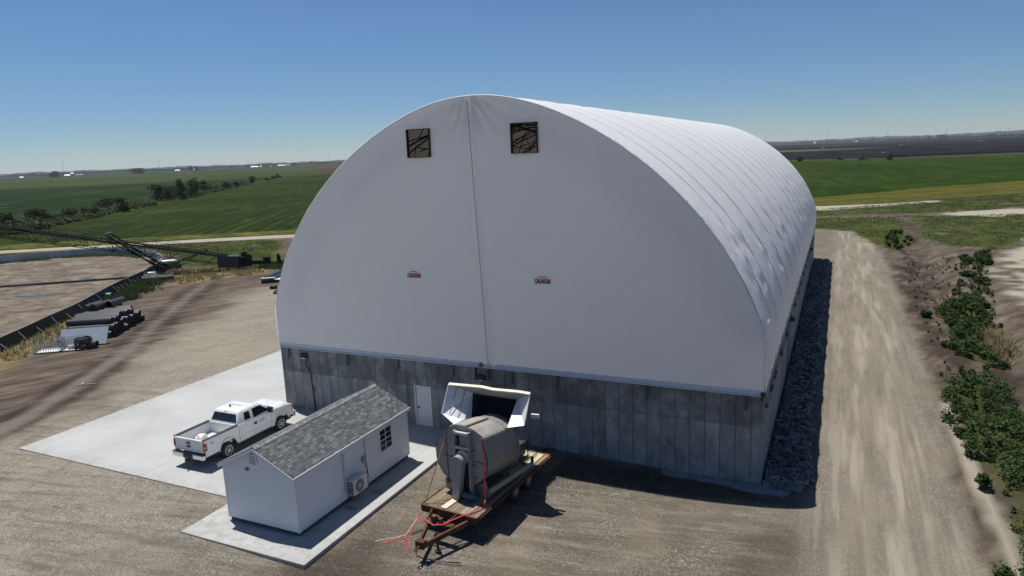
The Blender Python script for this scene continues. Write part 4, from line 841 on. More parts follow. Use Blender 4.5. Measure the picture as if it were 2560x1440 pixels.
# hood with a raised centre
rows = []
for i in range(13):
    y = 4.42+1.60*i/12; rr = []
    for j in range(13):
        x = -.98+1.96*j/12; a = abs(x)/.98
        z = 1.40-.06*(i/12)-.16*max(0, (i-8)/4)**2*1.2+.045*(1-a**2)+(.035*math.exp(-((abs(x)-.5)/.14)**2))-.10*max(0, a-.82)/.18*a
        rr.append((x, y, z-.02))
    rows.append(rr)
MB().grid(rows).build('hood', paint, tw, solid=.03)
# windows of the cab, laid 8 mm outside the loft faces
def onside(s_, pts, name):
    q = []
    for (y, z) in pts:
        t = (z-1.42)/(1.86-1.42); x = .955+(.80-.955)*t
        q.append((s_*(x+.006), y, z))
    return MB().poly(q).build(name, tglass, tw, fix=False, solid=.006)
for s_ in (-1, 1):
    onside(s_, [(2.66, 1.46), (3.04, 1.44), (3.10, 1.80), (2.74, 1.80)], 'rear_side_window')
    onside(s_, [(3.24, 1.40), (4.30, 1.44), (3.86, 1.82), (3.28, 1.82)], 'door_window')
    MB().bar((s_*(.955+.012), 3.14, 1.40), (s_*(.80+.014), 3.18, 1.85), .008, .05, up=(1, 0, 0)).build('pillar', paint, tw)
MB().poly([(-.80, 2.245, 1.45), (.80, 2.245, 1.45), (.70, 2.395, 1.82), (-.70, 2.395, 1.82)]).build('rear_window', tglass, tw, fix=False, solid=.008)
MB().poly([(-.86, 4.575, 1.465), (.86, 4.575, 1.465), (.70, 3.91, 1.845), (-.70, 3.91, 1.845)]).build('windshield', tglass, tw, fix=False, solid=.008)
MB().box(-.10, .10, 2.43, 2.46, 1.865, 1.895).build('brake_lamp', redl, tw)
cwl = MB().box(-.90, .90, 4.56, 4.72, 1.365, 1.40).build('cowl', plast, tw)
MB().box(-.80, .80, 5.98, 6.055, .78, 1.12).build('grille', plast, tw, bevel=.02)
MB().box(-1.0, 1.0, 5.96, 6.16, .45, .74).build('front_bumper', chrome, tw, bevel=.05)
bp = MB().box(-.98, -.30, -.06, .10, .50, .72).box(.30, .98, -.06, .10, .50, .72).build('rear_bumper', chrome, tw, bevel=.03)
MB().box(-.30, .30, -.05, .08, .48, .66).box(-.97, .97, -.065, .11, .722, .75).build('step_pad', plast, bp, bevel=.01)
MB().box(-.25, .25, .0, .3, .36, .47).box(-.04, .04, -.22, 0, .38, .46).lathe([(.46, .02), (.50, .02), (.505, .045), (.54, .04), (.56, .015)], (0, -.2, 0), 2, 10).build('tow_hitch', dk, tw)
MB().box(-.80, .80, .25, 6.0, .36, .56).build('chassis', under, tw)
for s_ in (-1, 1): MB().box(*sorted((s_*.82, s_*.93)), 2.3, 4.45, .40, .50).build('sill', under, tw)
tyre = NT('tyre'); tyre.bump(tyre.voro(tyre.obj(), 30, 'Distance'), .01, .6); tyre.fin((.018, .018, .018, 1), .85)
rimm = simple('alloy_rim', (.42, .42, .42), .35, .7, .15)
def wheel_parts(parent, c, r, w_, s_, rm_=rimm):
    x, y, z = c; wv = MB().lathe([(x-w_/2, r*.62), (x-w_/2+.02, r*.93), (x-w_/2+.05, r), (x+w_/2-.05, r), (x+w_/2-.02, r*.93), (x+w_/2, r*.62)], (0, y, z), 0, 28).build('wheel', tyre.m, parent)
    xo = x+s_*w_/2; MB().lathe([(xo-s_*.05, r*.60), (xo+s_*.004, r*.61), (xo+s_*.006, r*.52), (xo-s_*.04, r*.46), (xo-s_*.03, r*.2), (xo+s_*.015, r*.17)], (0, y, z), 0, 20).build('rim', rm_, wv)
    sp_ = MB()
    for k in range(8): t = k*math.pi/4; sp_.bar((xo-s_*.012, y+.17*r*math.cos(t), z+.17*r*math.sin(t)), (xo-s_*.006, y+.56*r*math.cos(t), z+.56*r*math.sin(t)), .025, .05, up=(1, 0, 0))
    sp_.build('spokes', rm_, wv)
for y in (1.48, 5.08):
    for s_ in (-1, 1): wheel_parts(tw, (s_*.84, y, .405), .405, .26, s_)
bc = MB().lathe([(1.972, .07), (1.99, .07)], (-.12, 2.86, 0), 2, 12).build('beacon_base', plast, tw); MB().lathe([(1.99, .045), (2.06, .05), (2.09, .03)], (-.12, 2.86, 0), 2, 12).build('beacon', simple('beacon_amber', (.5, .11, .02), .3), tw)
MB().tube([(.7, 4.52, 1.38), (.72, 4.5, 2.0)], .006, 4).build('antenna', plast, tw)
decal = simple('decal_grey', (.22, .23, .24), .6)
text_mesh('door_lettering', 'ATD', .16, decal, tw, (HWD+.004, 3.72, 1.10), (R(90), 0, R(90)), 1.0)
ar = MB(); ar.tube([(HWD+.006, 3.72+.19*math.sin(t), 1.10-.08*math.cos(t)+.03) for t in np.linspace(-1.1, 1.3, 9)], .009, 4, False); ar.build('decal_swoosh', decal, tw)
text_mesh('bed_decal', '4x4', .15, decal, tw, (HWD+.004, .50, 1.13), (R(90), 0, R(90)), .9)
tw.scale = (1, .965, 1)
# things in the bed
def inbed(o): o.location = tw.matrix_world @ Vector(o.location) if False else o.location; return o
bedx, bedy = -24.0, -7.98
jug = MB((-24.22, -7.05, .862)); jug.M = Matrix.Translation((-24.22, -7.05, .862)) @ Matrix.Rotation(R(25), 4, 'Z')
jug.loft([rrect(.19, -.30, .30, .0, .08), rrect(.21, -.32, .32, .05, .08), rrect(.21, -.32, .32, .22, .08), rrect(.16, -.25, .26, .32, .08), rrect(.07, -.15, .1, .35, .05)])
o = jug.build('fuel_jug', simple('jug_plastic', (.60, .59, .54), .5, 0, .08)); o.location = (-24.22, -7.05, .862); tag(o, 'off-white plastic tank lying in the bed of the pickup', 'tank')
MB().lathe([(.33, .035), (.375, .035)], (.08, -.18, 0), 2, 10).build('cap', simple('cap_cream', (.45, .43, .36), .5), o)
sb_ = MB((-23.75, -6.8, .862)); sb_.M = Matrix.Translation((-23.75, -6.85, .862)) @ Matrix.Rotation(R(4), 4, 'Z'); sb_.box(-.22, .22, -.95, .85, .0, .10).box(-.24, .24, -.97, -.80, .10, .14)
o = sb_.build('board', simple('cream_board', (.60, .56, .44), .7, 0, .12, 3, grime=.4), bevel=.01); o.location = (-23.75, -6.8, .862); tag(o, 'long cream coloured board lying along the pickup bed', 'board')
for c in (o,):
    MB().box(-.05, .15, -.35, -.25, .102, .125).build('slot', simple('slot_brown', (.13, .11, .07), .8), c)

# ------------------------------------------------------------------ flatbed trailer (local: front edge of deck at y=0, rear at +y)
TA = R(-4.6); TO = (-10.14, -8.26)
def tl(x, y, z):     # trailer local -> world
    c, s_ = math.cos(TA), math.sin(TA); return Vector((TO[0]+x*c-y*s_, TO[1]+x*s_+y*c, z-.14))
tr = thing('flatbed_trailer', 'rusty brown flatbed trailer with worn plank deck carrying the steel mixer', 'trailer', (TO[0], TO[1], -.14), TA)
rust = NT('rusty_steel'); ro = rust.obj(); rc2 = rust.ramp(rust.noise(ro, 2.2, 8, .75), [(.3, (.035, .018, .012, 1)), (.48, (.085, .038, .020, 1)), (.62, (.16, .075, .035, 1)), (.78, (.26, .17, .10, 1))]); rust.bump(rust.noise(ro, 20, 5, .7), .01, .7); rust.fin(rc2, .85, .1, .3); rust = rust.m
plank = NT('deck_plank'); po = plank.obj(); x, y, z = plank.sep(po); pid = plank.math('FLOOR', plank.math('DIVIDE', x, .204)); wnn = plank.n('ShaderNodeTexWhiteNoise', noise_dimensions='1D'); plank.L.new(pid, wnn.inputs['W'])
gr_ = plank.noise(plank.comb(plank.math('MULTIPLY', x, 14), plank.math('MULTIPLY', y, .8), pid), 1, 6, .7)
pcx = plank.ramp(plank.math('ADD', plank.math('MULTIPLY', gr_, .75), plank.math('MULTIPLY', wnn.outputs[0], .25)), [(.28, (.09, .066, .045, 1)), (.5, (.20, .155, .11, 1)), (.72, (.36, .30, .22, 1))]); pf = plank.math('ABSOLUTE', plank.math('SUBTRACT', plank.math('FRACT', plank.math('DIVIDE', x, .204)), .5))
pcx = plank.mix(plank.mapr(pf, .46, .5, 0, .9), pcx, (.02, .015, .012, 1)); plank.bump(plank.math('SUBTRACT', gr_, plank.mapr(pf, .46, .5, 0, 1)), .01, .8); plank.fin(pcx, .9, 0, .2)
DW, DL, DZ = 1.20, 5.9, .83
MB().box(-DW, DW, 0.02, DL, DZ-.05, DZ).build('deck', plank.m, tr)
MB().box(-DW-.03, DW+.03, -.06, .018, DZ-.24, DZ+.03).build('front_beam', rust, tr, bevel=.008)
for s_ in (-1, 1):
    o = MB().box(*sorted((s_*(DW+.002), s_*(DW+.05))), .02, DL, DZ-.17, DZ+.012).build('side_rail', rust, tr)
    p_ = MB().box(*sorted((s_*(DW+.09), s_*(DW+.12))), .10, DL-.05, DZ-.06, DZ-.01)
    for k in range(10): p_.box(*sorted((s_*(DW+.051), s_*(DW+.089))), .25+k*.6, .31+k*.6, DZ-.16, DZ+.0)
    p_.build('rub_rail', rust, o)
fr_m = MB()
for x in (-.45, .45): fr_m.box(x-.06, x+.06, .02, DL, DZ-.30, DZ-.052)
for k in range(12): fr_m.box(-1.14, 1.14, .2+k*.5, .26+k*.5, DZ-.16, DZ-.053)
fr_m.build('frame', rust, tr)
# A-frame tongue
TY = -1.98; tp = MB()
for s_ in (-1, 1): tp.bar((s_*.80+.08, .0, DZ-.22), (s_*.10+.12, TY+.1, DZ-.30), .10, .19)
tp.build('tongue', rust, tr, bevel=.01)
MB().box(-.05, .29, TY-.02, TY+.22, DZ-.40, DZ-.12).build('coupler_plate', rust, tr, bevel=.01)
MB().tube([(.12, TY-.02, DZ-.30), (.12, TY-.14, DZ-.32)], .05, 8).tube([(.12+.07*math.cos(t), TY-.20+.07*math.sin(t), DZ-.32) for t in np.linspace(0, 2*math.pi, 13)[:-1]], .025, 6, False, True).build('lunette_ring', rust, tr)
MB().bar((-.62, -.62, DZ-.15), (.62, -.62, DZ-.15), .24, .07).box(-.30, -.12, -.72, -.52, DZ-.11, DZ+.10).box(.02, .14, -.72, -.55, DZ-.11, DZ+.06).build('cross_plate', rust, tr, bevel=.01)
MB().bar((-.70, -.05, DZ-.02), (-.55, -.60, DZ-.12), .05).build('brace', rust, tr); MB().bar((.40, -.05, DZ-.02), (.25, -.60, DZ-.12), .05).build('brace', rust, tr)
MB().tube([(.34, TY+.75, DZ-.12), (.34, TY+.75, .03)], .045, 8).box(.24, .44, TY+.65, TY+.85, .0, .03).build('jack', dk, tr)
MB().tube([(-.05, TY, DZ-.40), (.05, TY-.08, .18), (.25, TY+.1, .03), (.9, TY+.25, .02), (1.5, TY+.45, .02)], .02, 5).build('chain', dk, tr)
whm = simple('white_rim', (.42, .41, .38), .6, .2, .2)
for y in (3.20, 4.30):
    for s_ in (-1, 1):
        wheel_parts(tr, (s_*.93, y, .36), .36, .22, s_, whm)
MB().box(-.9, .9, 3.15, 3.25, .3, .42).box(-.9, .9, 4.25, 4.35, .3, .42).build('axles', rust, tr)
# rear part with ramps and rack
MB().box(-DW, DW, DL, DL+.12, DZ-.2, DZ).build('rear_beam', rust, tr)
for s_ in (-1, 1):
    rp = MB()
    for q in (-.16, .16): rp.bar((s_*.85+q, DL+.12, DZ-.05), (s_*.85+q, DL+.85, DZ-.10), .05, .08)
    for k in range(4): rp.bar((s_*.85-.16, DL+.2+.19*k, DZ-.06), (s_*.85+.16, DL+.2+.19*k, DZ-.06), .04)
    rp.build('ramp', rust, tr)
MB().tube([(.72, 5.2, DZ), (.72, 5.2, DZ+.10), (.72, 5.75, DZ+.10), (.1, 5.75, DZ+.10), (.1, 5.2, DZ+.10), (.1, 5.2, DZ)], .025, 5).build('hoop', dk, tr)
o = MB().box(-.9, 1.0, 4.62, 5.8, DZ+.004, DZ+.026).build('plywood_sheet', simple('plywood', (.44, .37, .25), .8, 0, .2, 1.5, grime=.4), tr)
# ------------------------------------------------------------------ steel mixer standing on the deck
mx_ = thing('mixer', 'grey steel drum mixer with flared white hopper strapped on the trailer', 'mixer', tuple(tl(0, 1.3, DZ)), TA)
MO = Vector((0, 1.3, DZ))
def mm(): return MB(MO)
def steel(name, c, g=.3, rough=.42, metal=.55):
    n = NT(name); ob = n.obj(); f = n.noise(ob, 1.2, 6, .65, .5); st_ = n.noise(n.scale(ob, (6, 1, .7)), 1.4, 5, .6)
    col = n.ramp(f, [(.3, tuple(v*.8 for v in c)+(1,)), (.7, tuple(min(1, v*1.1) for v in c)+(1,))]); col = n.mix(n.mapr(st_, .5, .72, 0, g), col, (.15, .12, .09, 1))
    n.bump(f, .03, .4); return n.fin(col, n.mapr(f, .3, .7, rough*.8, rough*1.2), metal, .5)
drumM = steel('drum_steel', (.31, .295, .28), .3, .5, .35); headM = steel('head_steel', (.30, .29, .28), .25, .55, .2); guardM = simple('guard_grey', (.27, .285, .29), .5, .1, .06); hopM = simple('hopper_white', (.60, .62, .64), .5, .1, .1, 1.2, grime=.35, gcol=(.25, .24, .22, 1)); creamM = simple('hopper_cream', (.62, .58, .47), .6, 0, .1)
CXM, CZM, RM = -.22, 2.36, 1.15; Y0m, Y1m = 1.3, 3.75
# head outline: round below, boxed lid above
LT = [(.97, 3.40), (.66, 3.57), (.28, 3.67), (-.12, 3.67), (-.45, 3.55)]
def outline(k=1.0, lid=True):
    a0, a1 = R(152), R(412); pts = [(CXM+RM*k*math.cos(t), CZM+RM*k*math.sin(t)) for t in np.linspace(a0, a1-R(22), 30)]
    return pts+([(CXM+x*k, CZM+(z-CZM)*k) for x, z in LT] if lid else [])
dr = mm(); dr.prism([(a, c) for a, c in outline(.985)], 1, Y0m+.03, Y1m-.03); dr.build('drum', drumM, mx_)
hr0 = mm(); hr0.tube([(a, Y0m+.02, c) for a, c in outline(1.01)], .028, 5, False, True); hr0.build('weld_seam', simple('seam_dark', (.06, .055, .05), .7), mx_)
hd = mm(); hd.prism(outline(1.0), 1, Y0m, Y0m+.03); hd = hd.build('front_head', headM, mx_, bevel=.008)
rb_ = mm(); rb_.bar((-1.0, Y0m-.012, 2.35), (.98, Y0m-.012, 2.30), .014, .022); rb_.bar((-.85, Y0m-.012, 1.45), (-.85, Y0m-.012, 3.3), .014, .022, up=(1, 0, 0)); rb_.build('weld_seam', simple('seam_dark', (.06, .055, .05), .7), hd)
hr = mm(); hr.prism(outline(1.05, False), 1, Y1m-.04, Y1m+.02); hr.build('rear_head', headM, mx_, bevel=.008)
lidm = steel('lid_steel', (.40, .37, .34), .2, .5, .3)
ld = mm(); up_ = [(CXM+x*1.03, z+.03) for x, z in LT]; up_[0] = (CXM+1.06, 3.40); ld.prism(up_+[(a, c-.04) for a, c in up_[::-1]], 1, Y0m-.03, Y1m-.95); ld = ld.build('lid', lidm, mx_, bevel=.006)
lb = mm(); lb.bar((.12, Y0m-.02, 3.715), (.12, Y1m-.95, 3.715), .10, .02); lb.build('lid_joint', simple('lid_seam', (.10, .09, .08), .7), ld)
MB(MO).box(CXM+.99, CXM+1.10, Y0m-.05, Y1m-.9, 3.27, 3.37).build('lid_flange', simple('flange_pale', (.50, .47, .43), .5, .1, .1), mx_)
# chain box and guard on the front head
ch = mm().box(-.42, -.34, Y0m-.20, Y0m-.001, 1.15, 3.50).box(.24, .30, Y0m-.20, Y0m-.001, .90, 3.50).build('chain_box', guardM, mx_); mm().box(-.339, .239, Y0m-.04, Y0m-.001, .92, 3.48).build('box_back', simple('box_shade', (.025, .026, .028), .7), ch)  # near-black backing paints the shade in the gaps between the bars
pz = mm()
for z_ in (3.42, 2.86): pz.box(-.335, .235, Y0m-.20, Y0m-.041, z_-.05, z_+.05)
pz.build('cross_bar', simple('bar_pale', (.42, .44, .44), .5), ch)
MB(MO).box(-.16, .235, Y0m-.12, Y0m-.042, 2.93, 3.36).build('panel', simple('panel_grey', (.22, .23, .24), .5), ch)
gd = mm(); gpoly = [(-.30+.0, 2.35)]
g_out = [(-.09+.235*math.cos(t), 2.40+.235*math.sin(t)) for t in np.linspace(R(0), R(180), 12)]+[(-.40, .86), (-.10, .86)]
gd.prism(g_out, 1, Y0m-.50, Y0m-.21); gd.build('chain_guard', guardM, mx_, bevel=.015)
pu_ = mm(); pu_.lathe([(Y0m-.24, .20), (Y0m-.23, .27), (Y0m-.14, .27), (Y0m-.12, .22), (Y0m-.08, .24), (Y0m-.05, .24)], (.0, 0, 2.52), 1, 24); pu_.build('pulley', simple('pulley_grey', (.33, .36, .36), .5, .3), mx_)
rdge = mm()
for z_ in (2.75, 2.15, 1.65): rdge.box(.30, .46, Y0m-.10, Y0m-.002, z_-.03, z_+.02)
rdge.box(.301, .33, Y0m-.12, Y0m-.003, 1.0, 3.1); rdge.build('stiffener', headM, mx_)
mt = mm(); mt.lathe([(.05, .13), (.5, .13)], (0, Y0m-.30, DZ+.20), 0, 16).box(.10, .45, Y0m-.40, Y0m-.2, DZ, DZ+.08).lathe([(.5, .10), (.58, .10)], (0, Y0m-.30, DZ+.20), 0, 16); mt.build('motor', simple('motor_blue', (.045, .085, .14), .5), mx_)
# legs and saddle
for y, hs_ in ((Y0m+.25, 1), (Y1m-.3, .35)):
    MB(MO).prism([(-1.15, DZ), (.85, DZ), (.85, DZ+.14*hs_), (.65, DZ+.60*hs_), (.3, DZ+.42*hs_), (-.6, DZ+.42*hs_), (-.95, DZ+.60*hs_), (-1.15, DZ+.14*hs_)], 1, y-.05, y+.05).build('saddle', headM, mx_)
for s_ in (-1, 1): MB(MO).bar((s_*.98+(.06 if s_ > 0 else 0), Y0m+.0, DZ+.22), (s_*.98+(.06 if s_ > 0 else 0), Y1m+.95, DZ+.22), .09, .20).build('side_beam', headM, mx_, bevel=.01)
MB(MO).bar((1.04, Y1m+.9, DZ+.1), (1.04, Y1m+.9, DZ+.42), .09).bar((.4, Y1m+.55, DZ+.4), (.9, Y1m+.7, DZ+.06), .05).build('brace', dk, mx_)
# the drum lies on the deck with its front end propped up
for o in mx_.children_recursive:
    nm_ = o.name.split('.')[0]
    if nm_ in ('drum', 'front_head', 'rear_head', 'lid', 'lid_joint', 'lid_flange', 'weld_seam', 'side_beam'):
        for v_ in o.data.vertices:
            if nm_ == 'side_beam': v_.co.z += .20-.095*v_.co.y
            else: v_.co.z -= .155*v_.co.y
# flared hopper (points in world metres)
def wl(p):       # world -> trailer local
    c, s_ = math.cos(-TA), math.sin(-TA); dx, dy = p[0]-TO[0], p[1]-TO[1]; return (dx*c-dy*s_, dx*s_+dy*c, p[2]+.14)
HTL, HTR, HBR, HBL = (-11.93, -4.75, 4.28), (-8.27, -4.70, 4.25), (-8.30, -5.30, 3.15), (-11.99, -5.35, 3.20)
HTM = (-8.80, -4.30, 4.42); HT0 = (-11.3, -4.45, 4.40)
LL, LR = (-11.05, -5.15, 2.98), (-8.95, -5.45, 3.03)
TT0, TT1, TB1, TB0 = (-11.12, -4.22, 3.80), (-9.08, -4.18, 3.74), (-9.35, -4.75, 2.70), (-10.95, -4.8, 2.70)
def panel(name, pts, mat=hopM, th=.02):
    return MB(MO).poly([wl(p) for p in pts]).build(name, mat, mx_, fix=False, solid=th)
panel('hopper_left', [HTL, HBL, LL, TB0, TT0])
panel('hopper_right', [HTR, TT1, TB1, LR, HBR])
panel('hopper_top', [HTL, TT0, TT1, HTR], simple('hopper_inside', (.30, .29, .27), .7, 0, .25, 2))
panel('hopper_lip', [LL, LR, TB1, TB0])
panel('hopper_flap', [HBL, (-11.2, -5.75, 2.98), LL])
rimm_ = MB(MO); rp = [HBL, HTL, (-10.4, -4.72, 4.31), (-9.9, -4.70, 4.25), (-8.75, -4.68, 4.27), HTR, HBR]
for a, c in zip(rp[1:-1], rp[2:-1]): rimm_.bar(wl(a), wl(c), .05, .13, up=(0, 1, .45))
rimm_.build('rim', creamM, mx_)
rm2 = MB(MO); rm2.bar(wl(HBL), wl(HTL), .03, .05); rm2.bar(wl(HTR), wl(HBR), .03, .05); rm2.build('edge_trim', hopM, mx_)
# dark chute behind the throat
chu = MB(MO); q0 = [wl(p) for p in (TT0, TT1, TB1, TB0)]; q1 = [wl((p[0]*.8-10*.2, p[1]+1.0, p[2]-.55)) for p in (TT0, TT1, TB1, TB0)]
chu.loft([q0, q1], False); chu.poly(q1); chu.build('throat', simple('throat_dark', (.03, .03, .035), .8), mx_, solid=.02)
sm2 = MB(MO)
for t in (.34, .68):
    a = Vector(wl(HTL)).lerp(Vector(wl(TT0)), t)+Vector((.02, -.02, 0)); c = Vector(wl(HBL)).lerp(Vector(wl(LL)), t)+Vector((.02, -.02, .02)); sm2.bar(a, c, .02)
sm2.build('hopper_seam', simple('seam_grey', (.18, .19, .2), .7), mx_)
for (xx, z_) in ((-10.4, 1), (-9.6, 1)): pass
MB(MO).bar(wl((-8.3, -4.6, 3.3)), wl((-7.95, -4.62, 3.32)), .10, .16).build('beam_end', creamM, mx_)
# blue barrel behind the mixer
brl = thing('barrel', 'blue plastic barrel standing behind the mixer under the hopper flap', 'barrel', (0, 0, 0)); brl.location = tl(-1.0, 2.95, 2.05)
bb = MB(); bb.lathe([(0, .26), (.02, .29), (.28, .30), (.30, .285), (.32, .30), (.60, .30), (.62, .285), (.64, .30), (.86, .29), (.88, .26)], (0, 0, 0), 2, 24); bb.build('barrel_body', simple('barrel_blue', (.012, .03, .22), .35), brl)
MB().lathe([(.86, .27), (.895, .27)], (0, 0, 0), 2, 24).build('lid', simple('barrel_lid', (.01, .02, .12), .4), brl)
MB(MO).bar((-1.25, 2.95, 2.02), (-.7, 2.95, 2.02), .5, .05).bar((-1.0, 2.95, 2.0), (-1.0, 2.95, DZ), .06).build('barrel_shelf', headM, mx_)
# black engine box at the back of the trailer
eb = thing('engine_box', 'black engine unit with open frame at the rear end of the trailer', 'engine', tuple(tl(.0, 5.05, DZ+.028)), TA)
MB().box(-.34, .34, -.30, .30, .10, .60).build('housing', dk, eb, bevel=.03)
MB().box(-.38, .38, -.33, .33, .62, .68).build('top_cover', blackm, eb)
fr4 = MB()
for sx_ in (-.42, .42):
    for sy_ in (-.37, .37): fr4.bar((sx_, sy_, 0), (sx_, sy_, .72), .035)
    fr4.bar((sx_, -.37, .72), (sx_, .37, .72), .035); fr4.bar((sx_, -.37, .03), (sx_, .37, .03), .035)
for sy_ in (-.37, .37): fr4.bar((-.42, sy_, .72), (.42, sy_, .72), .035)
fr4.build('frame', dk, eb)
# straps
redS = simple('strap_red', (.40, .035, .045), .8, 0, .35, 6, grime=.4); oldS = simple('strap_brown', (.16, .11, .07), .8)
def ribbon(mb, pts, w=.05, up=(0, 0, 1)):
    for a, c in zip(pts[:-1], pts[1:]): mb.bar(a, c, w, .006, up)
s1 = MB((-9, -8, .7)); P1 = [tl(.83, 1.24, 3.32), tl(.90, 1.2, 2.9), tl(1.12, .75, DZ+.05), tl(1.05, .62, DZ+.02)]
ribbon(s1, P1, .055, up=(0, 1, 0)); s1.tube([tl(1.11, .80, DZ+.30), tl(1.10, .72, DZ+.12)], .035, 6)
o = s1.build('ratchet_strap', redS); o.location = (-9, -8, .7); tag(o, 'taut red strap running from the mixer lid down to the deck edge', 'strap', 'straps on the trailer')
s1 = MB((-9.5, -9, .6)); ribbon(s1, [tl(1.06, .60, DZ+.04), tl(.75, .05, DZ+.05), tl(.45, -.42, DZ-.02), tl(.22, -.75, DZ-.09), tl(-.05, -.9, DZ-.10), tl(-.40, -.82, DZ-.06), tl(-.70, -.78, DZ-.08)], .06)
o = s1.build('ratchet_strap', redS); o.location = (-9.5, -9, .6); tag(o, 'slack red strap lying over the front deck corner and the tongue', 'strap', 'straps on the trailer')
def gnd(x, y, h=.012): return Vector((x, y, g1(x, y)+h))
s1 = MB((-11.5, -9.5, 0)); ribbon(s1, [tl(-1.2, -.07, DZ-.2), gnd(-11.45, -8.95), gnd(-11.55, -9.2), gnd(-11.8, -9.45), gnd(-12.0, -9.75), gnd(-12.15, -9.7)], .06)
ribbon(s1, [gnd(-11.55, -9.2, .02), gnd(-11.25, -9.3, .02), gnd(-11.1, -9.6), gnd(-11.15, -9.8)], .06)
o = s1.build('ratchet_strap', redS); o.location = (-11.5, -9.5, 0); tag(o, 'crumpled red strap lying on the gravel left of the tongue', 'strap', 'straps on the trailer')
s1 = MB((-11.8, -9.2, 0)); ribbon(s1, [tl(-1.22, .02, DZ-.1), tl(-1.24, -.06, DZ-.3), gnd(-11.6, -9.0), gnd(-11.85, -9.3), gnd(-12.2, -9.6), gnd(-12.4, -9.8)], .04)
o = s1.build('ratchet_strap', simple('strap_tan', (.40, .34, .25), .8)); o.location = (-11.8, -9.2, 0); tag(o, 'thin tan strap hanging from the deck corner onto the gravel', 'strap', 'straps on the trailer')
s1 = MB((-11.3, -8, 1)); ribbon(s1, [tl(-1.12, .05, DZ+.02), tl(-.98, 1.28, 2.9)], .05, up=(0, 1, 0)); ribbon(s1, [tl(-1.10, .08, DZ+.03), tl(-.3, .5, DZ+.02)], .04)
o = s1.build('ratchet_strap', oldS); o.location = (-11.3, -8, 1); tag(o, 'dark brown strap on the left side of the mixer', 'strap', 'straps on the trailer')
o = MB(tl(-.25, .42, DZ+.03)).box(0, 0, 0, 0, 0, 0) if False else None
bd = MB(); bd.box(-.13, .13, -.42, .42, 0, .035); o = bd.build('wood_block', simple('new_wood', (.58, .50, .36), .7, 0, .1), bevel=.004); o.location = tl(-.27, .50, DZ+.003); o.rotation_euler = (0, 0, TA+R(-4)); tag(o, 'pale new board lying on the trailer deck under the chain guard', 'board')

# ------------------------------------------------------------------ ring wall of the storage pit
wallM = simple('sheet_shade', (.022, .026, .026), .7, 0, .3, .6); capM = simple('wall_edge', (.22, .23, .22), .7)  # near side of the ring wall coloured near black for its shaded outer face
nw = thing('containment_wall', 'low wall painted dark for shade, with leaning stakes along the near side of the dirt pit', 'wall', (-64, 13.2, 0)); no = (-64, 13.2, 0)
def run(pts, step):
    out = []; 
    for a, c in zip(pts[:-1], pts[1:]):
        L = math.hypot(c[0]-a[0], c[1]-a[1]); n = max(1, int(L/step))
        for k in range(n): out.append((a[0]+(c[0]-a[0])*k/n, a[1]+(c[1]-a[1])*k/n))
    return out+[pts[-1]]
near = run(PIT_NEAR, 1.2); wm_ = MB(no); H1 = 1.02
def offs(pts, d):
    o = []
    for i, p in enumerate(pts):
        a = pts[max(0, i-1)]; c = pts[min(len(pts)-1, i+1)]; t = Vector((c[0]-a[0], c[1]-a[1])).normalized(); o.append((p[0]+t.y*d, p[1]-t.x*d))
    return o
hh = [H1+.06*(vnoise(np.array(i*.35), np.array(0.)) - .5) for i in range(len(near))]
out_, inn = offs(near, .05), offs(near, -.05)
wm_.grid([[(x, y, g1(x, y)-.1) for x, y in out_], [(x, y, h_) for (x, y), h_ in zip(out_, hh)], [(x, y, h_) for (x, y), h_ in zip(inn, hh)], [(x, y, g1(x, y)-.1) for x, y in inn]], False)
wm_.build('shaded_sheet', wallM, nw)
cp = MB(no); cp.tube([(x, y, h_+.02) for (x, y), h_ in zip(near, hh)], .045, 5, False); cp.build('top_rail', capM, nw)
stk = simple('stake_grey', (.30, .30, .29), .6)
o1, o2 = offs(near, .07), offs(near, .75)
for i in range(2, len(near)-1, 1):
    if i % 2 == 0 or i > len(near)*.75: MB(no).bar((*o1[i], .62 if i % 4 else .9), (*o2[i], g1(*o2[i])), .05).build('stake', stk, nw)
fw = thing('containment_wall', 'curved galvanized sheet wall along the far side of the dirt pit', 'wall', (-100, 44, 0)); fo = (-100, 44, 0)
galvw = NT('galvanised_sheet'); pp = galvw.pos(); zz = galvw.sep(pp)[2]; gcx = galvw.ramp(galvw.noise(pp, .45, 5, .7), [(.3, (.36, .40, .45, 1)), (.6, (.48, .52, .57, 1)), (.8, (.60, .63, .67, 1))]); cr = galvw.math('SINE', galvw.math('MULTIPLY', zz, 28)); gcx = galvw.mix(galvw.mapr(cr, -.6, .6, .3, 0), gcx, (.12, .14, .17, 1)); galvw.bump(cr, .03); galvw.fin(gcx, .5, .1, .5)
far_ = run(PIT_FAR, 2.4); fo_, fi_ = offs(far_, .04), offs(far_, -.04)
for k in range(0, len(far_)-1, 2):
    seg = slice(k, min(k+3, len(far_)))
    m_ = MB(fo); m_.grid([[(x, y, -.2) for x, y in fo_[seg]], [(x, y, 1.05) for x, y in fo_[seg]], [(x, y, 1.05) for x, y in fi_[seg]], [(x, y, -.2) for x, y in fi_[seg]]], False); m_.build('sheet_panel', galvw.m, fw)
pj = simple('post_white', (.52, .54, .56), .6)
for k in range(0, len(far_), 2): MB(fo).bar((*fi_[k], -.1), (*fi_[k], 1.06), .16).build('post', pj, fw)
